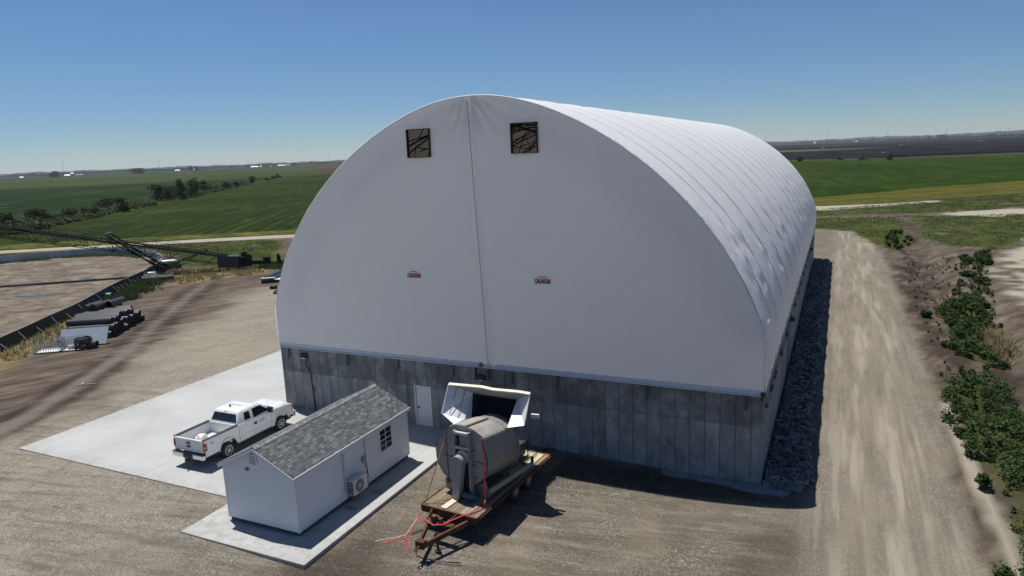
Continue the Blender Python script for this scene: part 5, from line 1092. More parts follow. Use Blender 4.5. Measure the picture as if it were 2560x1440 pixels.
# puddles inside the pit
wat = NT('puddle_water'); wat.fin((.09, .08, .07, 1), .04, 0, .5)
for (cx_, cy_, ax_, ay_, an) in ((-79.5, 18.5, 2.6, .55, .5), (-88, 18.6, 2.0, .35, .7)):
    pts = []
    for t in np.linspace(0, 2*math.pi, 40)[:-1]:
        rr_ = 1+.25*math.sin(3*t+1)+.15*math.sin(7*t); a, c = ax_*rr_*math.cos(t), ay_*rr_*math.sin(t); pts.append((cx_+a*math.cos(an)-c*math.sin(an), cy_+a*math.sin(an)+c*math.cos(an), .005))
    o = MB().poly(pts).build('puddle', wat.m, fix=False); tag(o, kind='structure')

# ------------------------------------------------------------------ radial stacking conveyor
cv = thing('conveyor', 'long dark lattice truss conveyor slanting up to the left over the dirt pit', 'conveyor', (-78.3, 34.2, 0)); co = (-78.3, 34.2, 0)
cvm = simple('conveyor_paint', (.014, .015, .017), .85, 0, .35, 2, spec=.12); beltM = simple('belt_rubber', (.010, .010, .011), .95, spec=.05)
A0, A1 = Vector((-70.6, 37.95, 1.35)), Vector((-92.45, 22.97, 6.65)); du = (A1-A0); LB = du.length; du.normalize(); LB *= 1.45
sd = du.cross(Vector((0, 0, 1))).normalized(); uu = sd.cross(du)
def cpt(t, s_, h): return A0+du*t+sd*s_+uu*h
hw_ = .62
for s_ in (-hw_, hw_):
    MB(co).bar(cpt(0, s_, .45), cpt(LB, s_, .45), .10, .14).build('top_chord', cvm, cv); MB(co).bar(cpt(1.5, s_, -.75), cpt(LB, s_, -.75), .08).build('bottom_chord', cvm, cv)
w_ = MB(co); n_ = int(LB/1.15)
for s_ in (-hw_, hw_):
    for k in range(n_):
        t0, t1 = k*1.15, (k+1)*1.15; w_.bar(cpt(t0, s_, .45 if k % 2 else -.75), cpt(t1, s_, -.75 if k % 2 else .45), .045)
        if k % 3 == 0: w_.bar(cpt(t0, s_, -.75), cpt(t0, s_, .45), .05); w_.bar(cpt(t0+.3, s_, -.75), cpt(t0+.3, s_, .45), .04)
for k in range(0, n_, 2): w_.bar(cpt(k*1.15, -hw_, -.75), cpt(k*1.15, hw_, -.75), .04)
w_.build('lattice', cvm, cv)
MB(co).bar(cpt(0, 0, .60), cpt(LB, 0, .60), .95, .05, up=tuple(uu)).build('belt', beltM, cv); MB(co).bar(cpt(.5, 0, .22), cpt(LB, 0, .22), .9, .04, up=tuple(uu)).build('return_belt', beltM, cv)
for s_, nm in ((-hw_-.45, 'a'), (hw_+.12, 'b')):
    rl = MB(co)
    for h_ in (.95, 1.25): rl.bar(cpt(1, s_, h_), cpt(LB, s_, h_), .035)
    for k in range(int(LB/2)): rl.bar(cpt(1+2*k, s_, .35), cpt(1+2*k, s_, 1.25), .035)
    rl.build('handrail', cvm, cv)
MB(co).bar(cpt(1, -hw_-.28, .33), cpt(LB, -hw_-.28, .33), .42, .04, up=tuple(uu)).build('walkway', cvm, cv)
AX = Vector((-78.2, 34.1, .55))
for s_ in (-1, 1):
    MB(co).bar(AX+sd*s_*1.0, cpt(14.6, s_*.75, 1.3), .17).build('support_leg', cvm, cv)
    MB(co).bar(AX+sd*s_*1.1+Vector((.5, .3, 0)), cpt(13.6, s_*.8, .3), .13).build('support_leg', cvm, cv)
    MB(co).bar(AX+sd*s_*.9, cpt(2.6, s_*.7, .85), .15).build('drag_strut', simple('strut_grey', (.07, .075, .085), .4, .3) if s_ < 0 else cvm, cv)
MB(co).bar(cpt(14.6, -1.0, 1.35), cpt(14.6, 1.0, 1.35), .35, .3).build('cross_head', simple('head_grey', (.10, .105, .12), .4, .4), cv)
MB(co).bar(AX-sd*1.5, AX+sd*1.5, .25).build('axle', cvm, cv)
cwm = simple('wheel_black', (.015, .015, .015), .9)
for s_ in (-1.5, -1.05, 1.05, 1.5):
    m_ = MB(co); m_.M = Matrix.Translation(AX+sd*s_) @ sd.to_track_quat('X', 'Z').to_matrix().to_4x4(); m_.lathe([(-.14, .3), (-.12, .52), (.12, .52), (.14, .3)], (0, 0, 0), 0, 18); m_.build('wheel', cwm, cv)
# tail: hopper, engine and drawbar
tail = Vector((-69.7, 38.6, 0)); td = Vector((.62, .785, 0)).normalized()
td = Vector((.58, .40, 0)).normalized(); ts = Vector((-td.y, td.x, 0))
def tp_(a, s_, z): return tail+td*a+ts*s_+Vector((0, 0, z))
MB(co).bar(tp_(-2.2, 0, 1.15), tp_(.4, 0, 1.0), 1.5, 1.5).build('tail_hopper', simple('hopper_dark', (.018, .022, .032), .6), cv)
eg = MB(co); eg.bar(tp_(.45, 0, .95), tp_(1.9, 0, .95), 1.3, 1.3).bar(tp_(.7, .2, 1.9), tp_(1.4, .2, 1.95), .7, .5).bar(tp_(1.2, -.3, 1.7), tp_(1.9, -.3, 1.7), .4, .4); eg.build('engine', cvm, cv, bevel=.04)
MB(co).tube([tp_(1.0, .3, 1.9), tp_(1.0, .3, 2.7)], .05, 6).build('exhaust', cvm, cv)
MB(co).bar(tp_(1.9, 0, .75), tp_(4.3, 0, .6), .6, .5).build('feed_boot', cvm, cv); MB(co).bar(tp_(4.3, 0, .55), tp_(6.6, 0, .4), .25, .2).bar(tp_(5.6, -.3, .32), tp_(7.1, -.1, .3), .35, .1).build('drawbar', cvm, cv)
MB(co).box(*sorted((tp_(3.9, 0, 0).x-.35, tp_(3.9, 0, 0).x+.35)), tp_(3.9, 0, 0).y-.3, tp_(3.9, 0, 0).y+.3, .7, 1.35).build('control_box', cvm, cv)
jk = tp_(5.4, 0, 0); MB(co).tube([jk+Vector((-.22, 0, .3)), jk+Vector((-.22, 0, 1.45)), jk+Vector((0, 0, 1.75)), jk+Vector((.25, 0, 1.4)), jk+Vector((.3, .1, .3))], .07, 6).bar(jk+Vector((0, 0, .4)), jk+Vector((0, 0, 1.5)), .28).build('stand', cvm, cv)
# white tank pieces at the pit corner
for (x, y, z, L, r_, a, lab) in ((-82.6, 38.3, .5, 2.6, .38, .9, 'white plastic pipe length lying behind the conveyor wheels on the green bank'), (-76.6, 30.7, .35, 1.9, .32, .55, 'white plastic tank lying in the weeds beside the near pit wall')):
    o = MB((x, y, z)).lathe([(x-L/2, r_*.7), (x-L/2+.08, r_), (x+L/2-.08, r_), (x+L/2, r_*.7)], (0, y, z), 0, 14).build('tank', simple('tank_white', (.6, .62, .60), .4, 0, .1), smooth=False); o.location = (x, y, z); o.rotation_euler = (0, 0, a); tag(o, lab, 'tank')
o = thing('barrel', 'small white and turquoise barrel lying beside the near pit wall', 'barrel', (-68.8, 19.3, .3), .6)
MB().lathe([(-.75, .22), (-.7, .28), (.0, .28)], (0, 0, 0), 0, 14).build('barrel_body', simple('barrel_white', (.62, .66, .64), .4), o); MB().lathe([(.002, .28), (.7, .28), (.75, .22)], (0, 0, 0), 0, 14).build('barrel_end', simple('barrel_turquoise', (.10, .34, .38), .4), o)

# ------------------------------------------------------------------ corrugated pipe pile
blk = NT('corrugated_black'); bn = blk.ramp(blk.noise(blk.obj(), 1.2, 4), [(.3, (.030, .032, .036, 1)), (.7, (.055, .058, .064, 1))]); blk.fin(bn, .38, 0, .5)
def corr(L, r, n=20, per=.17):
    m_ = MB(); pr_ = []; k = int(L/per)
    for i in range(k):
        x = -L/2+i*per; pr_ += [(x, r*.90), (x+per*.25, r), (x+per*.6, r), (x+per*.85, r*.90)]
    pr_.append((L/2, r*.9)); vs = []; fs = []
    for (h_, q) in pr_:
        for j in range(n): t = 2*math.pi*j/n; vs.append((h_, q*math.cos(t), q*math.sin(t)))
    for h_ in (L/2, -L/2):
        for j in range(n): t = 2*math.pi*j/n; vs.append((h_, r*.80*math.cos(t), r*.80*math.sin(t)))
    m = len(pr_)
    for i in range(m-1):
        for j in range(n): fs.append((i*n+j, i*n+(j+1) % n, (i+1)*n+(j+1) % n, (i+1)*n+j))
    for j in range(n):
        j2 = (j+1) % n; fs.append(((m-1)*n+j, (m-1)*n+j2, m*n+j2, m*n+j)); fs.append((j2, j, (m+1)*n+j, (m+1)*n+j2)); fs.append((m*n+j, m*n+j2, (m+1)*n+j2, (m+1)*n+j))
    m_._a(vs, fs); return m_
RP = .29; pipe0 = corr(3.5, RP).build('corrugated_pipe', blk.m)
D1 = Vector((.845, .535, 0)).normalized(); D2 = Vector((-.535, .845, 0)).normalized(); PB = Vector((-53.0, 7.05, 0)); pa = math.atan2(D1.y, D1.x)
ordn = ['first', 'second', 'third', 'fourth', 'fifth', 'sixth', 'seventh', 'eighth', 'ninth', 'tenth', 'eleventh', 'twelfth', 'thirteenth']
random.seed(3); first = True
for lay, (cnt, nm) in enumerate(((11, 'bottom'), (10, 'middle'), (9, 'top'))):
    for i in range(cnt):
        s_ = (i+lay*.5)*2*RP*1.04; jx = random.uniform(-.28, .28)-.15*lay
        p = PB+D2*s_+D1*jx+Vector((0, 0, -.05+RP+lay*RP*1.74))
        lab = 'black corrugated pipe in the %s layer of the pile, %s from the propped grey sheet' % (nm, ordn[i])
        o = pipe0 if first else dup(pipe0); first = False
        o.location = p; o.rotation_euler = (0, random.uniform(-.01, .01), pa+random.uniform(-.02, .02)); tag(o, lab, 'pipe', 'black corrugated pipes in the pile')
smooth0 = MB().lathe([(-1.05, .28), (1.05, .28), (1.05, .25), (-1.05, .25)], (0, 0, 0), 0, 20).build('plastic_pipe', simple('plastic_pipe_black', (.040, .044, .046), .4, 0, .2))
for i, (s_, a_, jx, lab) in enumerate(((4.9, 1.35, -1.75, 'smooth grey black pipe lying across the left end of the pile top'), (5.1, 1.30, -1.1, 'second smooth dark pipe lying askew across the pile top'), (6.0, 1.4, -.3, 'smooth dark pipe at the far right end of the pile top'))):
    o = smooth0 if i == 0 else dup(smooth0); o.location = PB+D2*s_+D1*jx+Vector((0, 0, 1.80+.02*i)); o.rotation_euler = (0, 0, pa+a_); tag(o, lab, 'pipe', 'smooth pipes on the pile')
# grey sheet propped against the pile
q = MB((-51.3, 5.1, 0)); q.M = Matrix.Translation((-51.3, 5.1, 0)) @ Matrix.Rotation(pa+.03, 4, 'Z') @ Matrix.Rotation(R(-38), 4, 'X'); q.box(-1.75, 1.75, -.03, .03, .05, 1.55)
o = q.build('sheet_metal', simple('sheet_bluegrey', (.30, .35, .40), .45, .2, .12, 1.5)); o.location = (-51.3, 5.1, 0); tag(o, 'blue grey metal sheet propped against the near end of the pipe pile', 'sheet')
# wire baskets and hose coil
wireM = simple('wire_grey', (.22, .24, .26), .5, .5)
def basket(loc, rz, L, D_, H_, lab):
    t_ = thing('wire_basket', lab, 'basket', loc, rz, 'wire baskets beside the pipe pile')
    MB().box(-L/2, L/2, -D_/2, D_/2, .02, .06).build('floor_tray', simple('tray_white', (.55, .57, .58), .6), t_)
    def side(a, c, n_):
        a, c = Vector(a), Vector(c); m_ = MB()
        for k in range(n_+1): p = a.lerp(c, k/n_); m_.bar(p+Vector((0, 0, .02)), p+Vector((0, 0, H_)), .022)
        for z_ in np.linspace(.05, H_, 6): m_.bar(a+Vector((0, 0, z_)), c+Vector((0, 0, z_)), .022)
        m_.build('wire_side', wireM, t_)
    side((-L/2, -D_/2, 0), (L/2, -D_/2, 0), 10); side((-L/2, D_/2, 0), (L/2, D_/2, 0), 10); side((-L/2, -D_/2, 0), (-L/2, D_/2, 0), 5); side((L/2, -D_/2, 0), (L/2, D_/2, 0), 5)
basket((-52.6, 3.35, -.04), R(36), 1.75, 1.2, .95, 'grey wire basket with a white tray, left of the hose coil'); basket((-51.2, 4.35, -.04), R(36), 1.5, 1.1, .9, 'wire basket holding white fittings and the black hose coil')
hc = MB(); 
for k in range(9): hc.tube([((.62-.03*(k % 3))*math.cos(t), (.62-.03*(k % 3))*math.sin(t), .05+.085*k+.02*math.sin(t*3+k)) for t in np.linspace(0, 2*math.pi, 25)[:-1]], .045, 6, False, True)
o = hc.build('hose_coil', simple('hose_black', (.018, .02, .022), .5)); o.location = (-50.55, 4.75, .05); tag(o, 'tall coil of black hose next to the wire baskets', 'hose')
ft = simple('white_fitting', (.62, .63, .62), .4)
for i, (x, y, lab) in enumerate(((-51.35, 4.15, 'round white plastic fitting on the left in the wire basket'), (-51.10, 4.25, 'round white plastic fitting in the middle of the wire basket'), (-50.85, 4.42, 'round white plastic fitting closest to the hose coil'))):
    o = MB().lathe([(-.15, .08), (-.1, .15), (.1, .15), (.15, .08)], (0, 0, 0), 1, 12).build('fitting', ft) if i == 0 else dup(o); o.location = (x, y, .17); o.rotation_euler = (0, 0, i*.8); tag(o, lab, 'fitting', 'white fittings in the basket')
o = corr(1.0, .30).build('corrugated_pipe', blk.m); o.location = (-50.1, 5.0, .26); o.rotation_euler = (0, 0, pa-.1); tag(o, 'short piece of black corrugated pipe right of the hose coil', 'pipe')
o = corr(1.1, .26).build('corrugated_pipe', blk.m); o.location = (-53.4, 5.2, .22); o.rotation_euler = (0, 0, pa+.2); tag(o, 'short black corrugated pipe lying behind the left wire basket', 'pipe')
# dark rolls further along the wall, and pipes half hidden by the building
for i, (x, y, z, a, lab) in enumerate(((-73.0, 28.0, .35, .9, 'dark fabric roll lying closest to the near pit wall'), (-72.3, 28.6, .35, .9, 'middle one of the dark fabric rolls by the near pit wall'), (-71.5, 29.2, .35, .9, 'dark fabric roll farthest from the near pit wall'), (-74.2, 29.2, .35, .7, 'dark fabric roll at the back of the group by the white tank'))):
    m_ = MB().lathe([(-.85, .2), (-.8, .42), (-.2, .34), (.3, .44), (.8, .36), (.9, .2)], (0, 0, 0), 0, 14); o = m_.build('fabric_roll', simple('roll_dark', (.035, .04, .042), .7, 0, .3)) if i == 0 else dup(o); o.location = (x, y, z); o.rotation_euler = (0, 0, a); tag(o, lab, 'roll', 'dark fabric rolls beside the wall')
hp0 = MB().lathe([(-3.2, .36), (3.2, .36), (3.2, .31), (-3.2, .31)], (0, 0, 0), 0, 20).build('black_pipe', simple('big_pipe_black', (.030, .032, .036), .38, 0, .2))
for i, (x, y, z, lab) in enumerate(((-59.0, 34.6, .30, 'leftmost big black pipe lying beside the fabric building'), (-57.9, 34.9, .30, 'second big black pipe from the left beside the fabric building'), (-56.8, 35.3, .30, 'third big black pipe, partly hidden by the fabric building'), (-57.3, 31.5, .28, 'black pipe stub with a white ring in front of the big pipes'))):
    o = hp0 if i == 0 else dup(hp0); o.location = (x, y, z); o.rotation_euler = (0, 0, R(112)); tag(o, lab, 'pipe', 'big black pipes by the building')
    if i == 3: o.scale = (.25, .9, .9); o.rotation_euler = (0, 0, .7)
o = MB().box(-.9, .9, -.5, .5, 0, .07).build('white_board', ft); o.location = (-54.6, 31.0, .55); tag(o, 'white board lying on the pipes at the edge of the fabric building', 'board')
o = MB().lathe([(-.14, .2), (-.14, .42), (.14, .42), (.14, .2)], (0, 0, 0), 2, 18).build('tyre', tyre.m); o.location = (-53.9, 28.7, .12); tag(o, 'black tyre lying flat on the dirt beside the fabric building', 'tyre')
o = MB().lathe([(-.1, .2), (0, .5), (.1, .2)], (0, 0, 0), 2, 14).build('tarp_heap', simple('heap_black', (.02, .02, .02), .8)); o.location = (-51.3, 26.6, .1); o.scale = (1.2, 1, 2.5); tag(o, 'low black heap on the dirt at the edge of the fabric building', 'heap')
o = MB().bar((-.9, 0, .03), (.9, .3, .03), .12, .05).bar((-.5, .1, .05), (-.3, .35, .12), .35, .06).build('scrap_wood', simple('scrap_pale', (.30, .25, .21), .8)); o.location = (-41.2, -1.4, -.05); o.rotation_euler = (0, 0, .5); o.scale = (.6, .6, 1); tag(o, 'small pale scrap of broken wood on the gravel beside the wheel track', 'scrap wood')

# ------------------------------------------------------------------ vegetation helpers
def leaf_mat(name, c, var=.35, trans=.25):
    n = NT(name); ob = n.pos(); f = n.noise(ob, .9, 3, .6); f2 = n.sep(n.voro(ob, 6, 'Color'))[0]
    lo = tuple(x*(1-var) for x in c)+(1,); hi = tuple(x*(1+var) for x in c)+(1,)
    col = n.ramp(n.math('ADD', n.math('MULTIPLY', f, .6), n.math('MULTIPLY', f2, .4)), [(.25, lo), (.75, hi)]); n.fin(col, .75, 0, .08)
    tr_ = n.n('ShaderNodeBsdfTranslucent'); n.put(tr_.inputs[0], col); mx = n.n('ShaderNodeMixShader'); mx.inputs[0].default_value = trans
    n.L.new(n.b.outputs[0], mx.inputs[1]); n.L.new(tr_.outputs[0], mx.inputs[2]); n.L.new(mx.outputs[0], n.out.inputs[0]); return n.m
def leaves(P, size, up=.3, seed=0, asp=1.6):
    r = np.random.default_rng(seed); n = len(P); size = np.broadcast_to(size, n)
    nrm = r.normal(size=(n, 3)); nrm[:, 2] = np.abs(nrm[:, 2])+up; nrm /= np.linalg.norm(nrm, axis=1)[:, None]
    t = r.normal(size=(n, 3)); t -= (t*nrm).sum(1)[:, None]*nrm; t /= np.linalg.norm(t, axis=1)[:, None]; b = np.cross(nrm, t)
    s = size[:, None]*r.uniform(.6, 1.3, (n, 1))
    V = np.stack([P-t*s*asp*.5, P-b*s*.5, P+t*s*asp*.5, P+b*s*.5], 1).reshape(-1, 3)
    return V, np.arange(4*n).reshape(n, 4)
treeM = [leaf_mat('tree_foliage_dark', (.038, .058, .024)), leaf_mat('tree_foliage_olive', (.055, .074, .032)), leaf_mat('tree_foliage_fresh', (.065, .092, .036))]
barkM = simple('bark', (.08, .06, .045), .9, 0, .3, 6)
def crown_points(w, h, n, seed, blobs=14, base=-.02):
    r = np.random.default_rng(seed); P = []
    for i in range(blobs):
        a = r.uniform(0, 2*math.pi); q = r.uniform(0, .62)**.7; cz = r.uniform(base+.15, .80); rr = r.uniform(.13, .30)*(1.15-abs(cz-.45))
        c = np.array([math.cos(a)*q*w*.5*(1.15-cz*.6), math.sin(a)*q*w*.5*(1.15-cz*.6), cz*h]); k = int(n/blobs)
        d = r.normal(size=(k, 3)); d /= np.linalg.norm(d, axis=1)[:, None]; rad = r.uniform(.45, 1, k)**.6
        P.append(c+d*rad[:, None]*np.array([rr*w, rr*w, rr*h*.75]))
    return np.concatenate(P)
def make_tree(x, y, w, h, seed, label, group, mat, n=900, name='tree', z=None, lsize=None, cat_='tree'):
    z = g1(x, y) if z is None else z
    t = thing(name, label, cat_, (x, y, z), 0, group)
    P = crown_points(w, h, n, seed); P[:, 2] = np.maximum(P[:, 2], .05); V, Fc = leaves(P, lsize or .10*w**.5*1.6, .2, seed)
    fastmesh('crown', V, Fc, mat, t)
    m_ = MB(); r = random.Random(seed); th = max(.06, h*.022)
    m_.tube([(0, 0, -.1), (.03*h*r.uniform(-1, 1), .03*h*r.uniform(-1, 1), h*.35), (.05*h*r.uniform(-1, 1), .05*h*r.uniform(-1, 1), h*.72)], [th, th*.7, th*.25], 6)
    for k in range(4): a = r.uniform(0, 6.28); z0 = h*r.uniform(.15, .4); m_.tube([(0, 0, z0), (math.cos(a)*w*.18, math.sin(a)*w*.18, z0+h*.14), (math.cos(a)*w*.32, math.sin(a)*w*.32, z0+h*.3)], [th*.5, th*.35, th*.15], 5)
    m_.build('trunk', barkM, t, fix=False); return t
def dist(x, y): return math.hypot(x-CAMXY[0], y-CAMXY[1])
# hedge trees: x, y, width px, height px (at 2560 px), label, material
HT = [(-221.2, 126.5, 52, 40, 'round dark tree in the hedge strip, left one of the near pair', 0), (-208.8, 123.4, 46, 39, 'dark leafy tree in the hedge strip, right one of the near pair', 1),
 (-258, 176, 50, 44, 'broad bushy tree at the left end of the tallest hedge clump', 0), (-246, 172.3, 34, 40, 'low wide tree in front of the tallest hedge clump', 1), (-252, 183, 32, 56, 'tall narrow tree in the middle of the tallest hedge clump', 0), (-258, 195, 30, 54, 'tall spiky tree right of the middle of the tallest hedge clump', 1), (-267.5, 202, 32, 48, 'pointed tree at the right end of the tallest hedge clump', 0), (-263, 188, 36, 36, 'rounded tree behind the tallest hedge clump', 2),
 (-295.1, 233.6, 34, 34, 'single pointed bush just right of the tallest hedge clump', 0), (-305, 246, 26, 22, 'low bush leaning on the single pointed hedge bush', 2), (-314.1, 257.5, 22, 16, 'small thin bush in the middle gap of the hedge strip', 1), (-324, 275.0, 26, 18, 'small olive bush, first after the middle gap of the hedge', 1), (-333, 290, 28, 17, 'small dark bush, second after the middle gap of the hedge', 0), (-350, 312, 22, 12, 'low scrubby bush left of the lone round hedge tree', 2), (-383, 353, 24, 20, 'lone round dark tree toward the far end of the hedge strip', 0),
 (-428, 414, 16, 8, 'tiny bush, first of three at the far tip of the hedge', 1), (-450, 444, 14, 8, 'tiny bush, second of three at the far tip of the hedge', 0), (-478, 480, 18, 10, 'tiny bush, last of three at the far tip of the hedge', 0),
 (-209, 88, 40, 28, 'dark shrub at the left edge of the hedge strip behind the conveyor', 1), (-202, 92.5, 52, 33, 'broad dark shrub behind the conveyor boom', 0), (-190, 88, 40, 30, 'blackish shrub right above the conveyor boom', 0), (-196, 97.9, 40, 32, 'leafy shrub between the conveyor boom and the near tree pair', 2), (-197, 104, 36, 30, 'rounded shrub left of the near tree pair', 1), (-197.9, 106.6, 30, 27, 'isolated round shrub with a pale margin left of the near tree pair', 0), (-175, 66, 44, 20, 'low shrub beneath the conveyor boom near the picture edge', 1), (-184, 76, 36, 22, 'scrubby shrub just under the conveyor boom', 0)]
for i, (x, y, wp, hp, lab, mi) in enumerate(HT):
    d = dist(x, y)/1736; make_tree(x, y, wp*d*1.0, hp*d*.92, 100+i, lab, 'trees and shrubs of the hedge strip', treeM[mi], 900, 'tree' if hp > 30 else 'shrub', cat_='tree' if hp > 30 else 'shrub', lsize=.14*math.sqrt(wp*d)*1.3)
# shrubs at the near edge of the solar field and beyond
for i, (x, y, w, h, lab, mi) in enumerate(((-23.5, 514, 6.5, 4.6, 'round dark shrub on the field edge left of the red machine', 0), (2.0, 520, 4.5, 2.6, 'small faint shrub midway along the right field edge', 1), (15.3, 492, 8.5, 2.8, 'pale low shrub with white blossoms on the right field edge', 2), (30.2, 466, 5.4, 4.6, 'dark round shrub at the right end of the field edge', 0), (-126, 1350, 12, 14, 'dark tree beyond the solar field beside the roof line', 0))):
    make_tree(x, y, w, h, 200+i, lab, 'shrubs along the right field edge' if i < 4 else None, treeM[mi], 700, 'tree' if i == 4 else 'shrub', cat_='tree' if i == 4 else 'shrub', lsize=.5)
def pol(az, d): return (CAMXY[0]+d*math.sin(R(az)), CAMXY[1]+d*math.cos(R(az)))
# clumps of trees far out on the left
for i, (az, d, wpx, hpx, lab) in enumerate(((-57.98, 2300, 28, 13, 'dark wide tree clump left of the white farmstead on the far left horizon'), (-52.95, 2100, 40, 14, 'biggest dark tree clump on the left horizon, broad and flat topped'), (-49.45, 2500, 9, 12, 'left one of two small pointed trees at the far farm'), (-49.05, 2500, 10, 11, 'right one of two small pointed trees at the far farm'), (-42.2, 3300, 22, 8, 'dark tree clump right of the white farm buildings near the roof'), (-39.9, 3200, 50, 8, 'long dark grove on the horizon touching the fabric roof'), (6.3, 3600, 40, 11, 'low wooded rise on the right horizon below a mast'))):
    x, y = pol(az, d); px = d/1736
    make_tree(x, y, wpx*px, hpx*px, 300+i, lab, 'tree clumps on the horizon', treeM[i % 2], 1000, 'tree_clump', z=0, lsize=2.6, cat_='trees')
# wooded horizon
def woods(az0, az1, step, dfun, hfun, seed):
    r = np.random.default_rng(seed); v, f = ico(2); P = []; S = []
    for az in np.arange(az0, az1, step):
        d = dfun(az)*r.uniform(.985, 1.03); h_ = hfun(az)*r.uniform(.86, 1.04)*(.86+.2*float(vnoise(np.array(az*1.7), np.array(seed*1.))));
        x, y = pol(az+r.normal()*.02, d); P.append((x, y, h_*.35)); S.append((h_*r.uniform(.7, 1.5), h_*r.uniform(.7, 1.5), h_*.65))
    V = []; Fc = []
    for i, (p, s_) in enumerate(zip(P, S)):
        w = v*(1+.10*r.normal(size=(len(v), 1)))*np.array(s_)+np.array(p); V.append(w); Fc.append(f+i*len(v))
    return np.concatenate(V), np.concatenate(Fc)
wdm = simple('woods_green', (.035, .055, .032), .9, 0, .4, .02)
V1, F1 = woods(-66, -36, .04, lambda a: 3900+300*math.sin(a*.9), lambda a: 17+1.5*math.sin(a*2.1), 1); V2, F2 = woods(-9, 14, .035, lambda a: 5200-120*a, lambda a: 25+2.5*math.sin(a*.8), 2)
V3, F3 = woods(-36, -9, .12, lambda a: 4500, lambda a: 20, 3)
V = np.concatenate([V1, V2, V3]); Fc = np.concatenate([F1, F2+len(V1), F3+len(V1)+len(V2)]); o = fastmesh('far_woods', V, Fc, wdm); tag(o, 'thin dark line of distant woods along the whole horizon', 'woods', kind='stuff')
# masts of the power line
mastM = simple('mast_grey', (.16, .16, .17), .7)
for i, (az, d, hp, bp, lab) in enumerate(((-57.41, 2819, 33, 0, 'grey power line mast above the white farmstead on the far left'), (-51.52, 2293, 32, 0, 'tall power line mast between the biggest tree clump and the small farm'), (-45.59, 3007, 27, 0, 'power line mast just left of the long white barn'), (-39.44, 2772, 27, 0, 'power line mast next to the curved edge of the fabric roof, left side'), (-5.28, 3600, 24, 0, 'power line mast rising right behind the roof ridge on the right'), (-.95, 3600, 23, 0, 'second power line mast right of the roof'), (2.98, 3600, 24, 0, 'power line mast in the middle of the right horizon'), (6.52, 3600, 23, 0, 'power line mast on the wooded rise at right'), (9.57, 3600, 17, 0, 'left one of the two close masts at far right'), (10.02, 3600, 18, 0, 'right one of the two close masts at far right'))):
    x, y = pol(az, d); H_ = hp*d/1736; t = thing('power_mast', lab, 'mast', (x, y, 0), R(-az), 'power line masts on the horizon'); wd = d/1736*.42
    m_ = MB(); m_.bar((-wd, 0, 0), (-wd*.35, 0, H_), wd*.5).bar((wd, 0, 0), (wd*.35, 0, H_), wd*.5)
    for k in range(9): m_.bar((-wd, 0, H_*k/9), (wd*.7, 0, H_*(k+1)/9), wd*.25)
    m_.build('pole', mastM, t)
    MB().bar((-2.8*wd, 0, H_*.93), (2.8*wd, 0, H_*.93), wd*.35).build('cross_arm', mastM, t)
# farm buildings
whiteW = simple('barn_white', (.80, .80, .79), .6); barnroof = simple('barn_roof', (.72, .73, .74), .5); darkW = simple('barn_dark', (.05, .05, .06), .7)
def barn(az, d, L, W, H, lab, rz=0, wm=whiteW, rm_=barnroof):
    x, y = pol(az, d); t = thing('barn', lab, 'barn', (x, y, 0), R(-az)+rz, 'farm buildings on the horizon')
    MB().box(-L/2, L/2, -W/2, W/2, 0, H).build('wall', wm, t); MB().prism([(-W/2-.3, H), (W/2+.3, H), (0, H+W*.28)], 0, -L/2-.3, L/2+.3).build('roof', rm_, t)
    MB().box(-L*.1, L*.1, -W/2-.1, -W/2-.01, 0, H*.7).build('door', darkW, t)
barn(-59.85, 2500, 9, 8, 2.6, 'small white barn at the far left edge of the horizon'); barn(-57.25, 2350, 13, 10, 3.2, 'long white barn below the mast at the far left farmstead')
barn(-56.95, 2420, 7, 8, 8, 'taller pale farmhouse with gable in the far left farmstead'); 
for k in range(4):
    x, y = pol(-56.72+.125*k, 2380); t = thing('grain_bin', 'round white grain bin, %s in the row at the left farmstead' % ordn[k], 'grain bin', (x, y, 0), 0, 'grain bins at the left farmstead')
    MB().lathe([(0, 2.3), (4.6, 2.3)], (0, 0, 0), 2, 12).build('bin_wall', whiteW, t); MB().lathe([(4.6, 2.4), (6.0, .3)], (0, 0, 0), 2, 12).build('roof', barnroof, t)
barn(-50.35, 2700, 15, 9, 2.8, 'low white barn left of the two small pointed trees'); barn(-49.25, 2600, 16, 9, 3, 'grey barn between the two small pointed trees', 0, simple('barn_grey', (.3, .31, .32), .6))
barn(-45.0, 2800, 26, 12, 3.4, 'long bright white barn right of the third mast'); barn(-44.55, 2830, 6, 8, 4.5, 'small white shed at the right end of the long bright barn'); barn(-43.8, 3000, 4, 4, 3.5, 'tiny white shed between the bright barn and the farm row')
barn(-43.05, 3200, 28, 10, 3.6, 'low pale barn at the left of the far farm row'); 
for k in range(3):
    x, y = pol(-42.72+.14*k, 3150); t = thing('grain_bin', 'white grain bin, %s in the far farm row by the dark clump' % ordn[k], 'grain bin', (x, y, 0), 0, 'grain bins at the far farm row')
    MB().lathe([(0, 3.2), (5, 3.2)], (0, 0, 0), 2, 12).build('bin_wall', whiteW, t); MB().lathe([(5, 3.3), (7.4, .3)], (0, 0, 0), 2, 12).build('roof', barnroof, t)
barn(-1.8, 4300, 12, 9, 6, 'white barn on the right horizon behind the solar field'); barn(1.0, 4300, 12, 9, 6, 'small pale house on the right horizon near the middle mast')
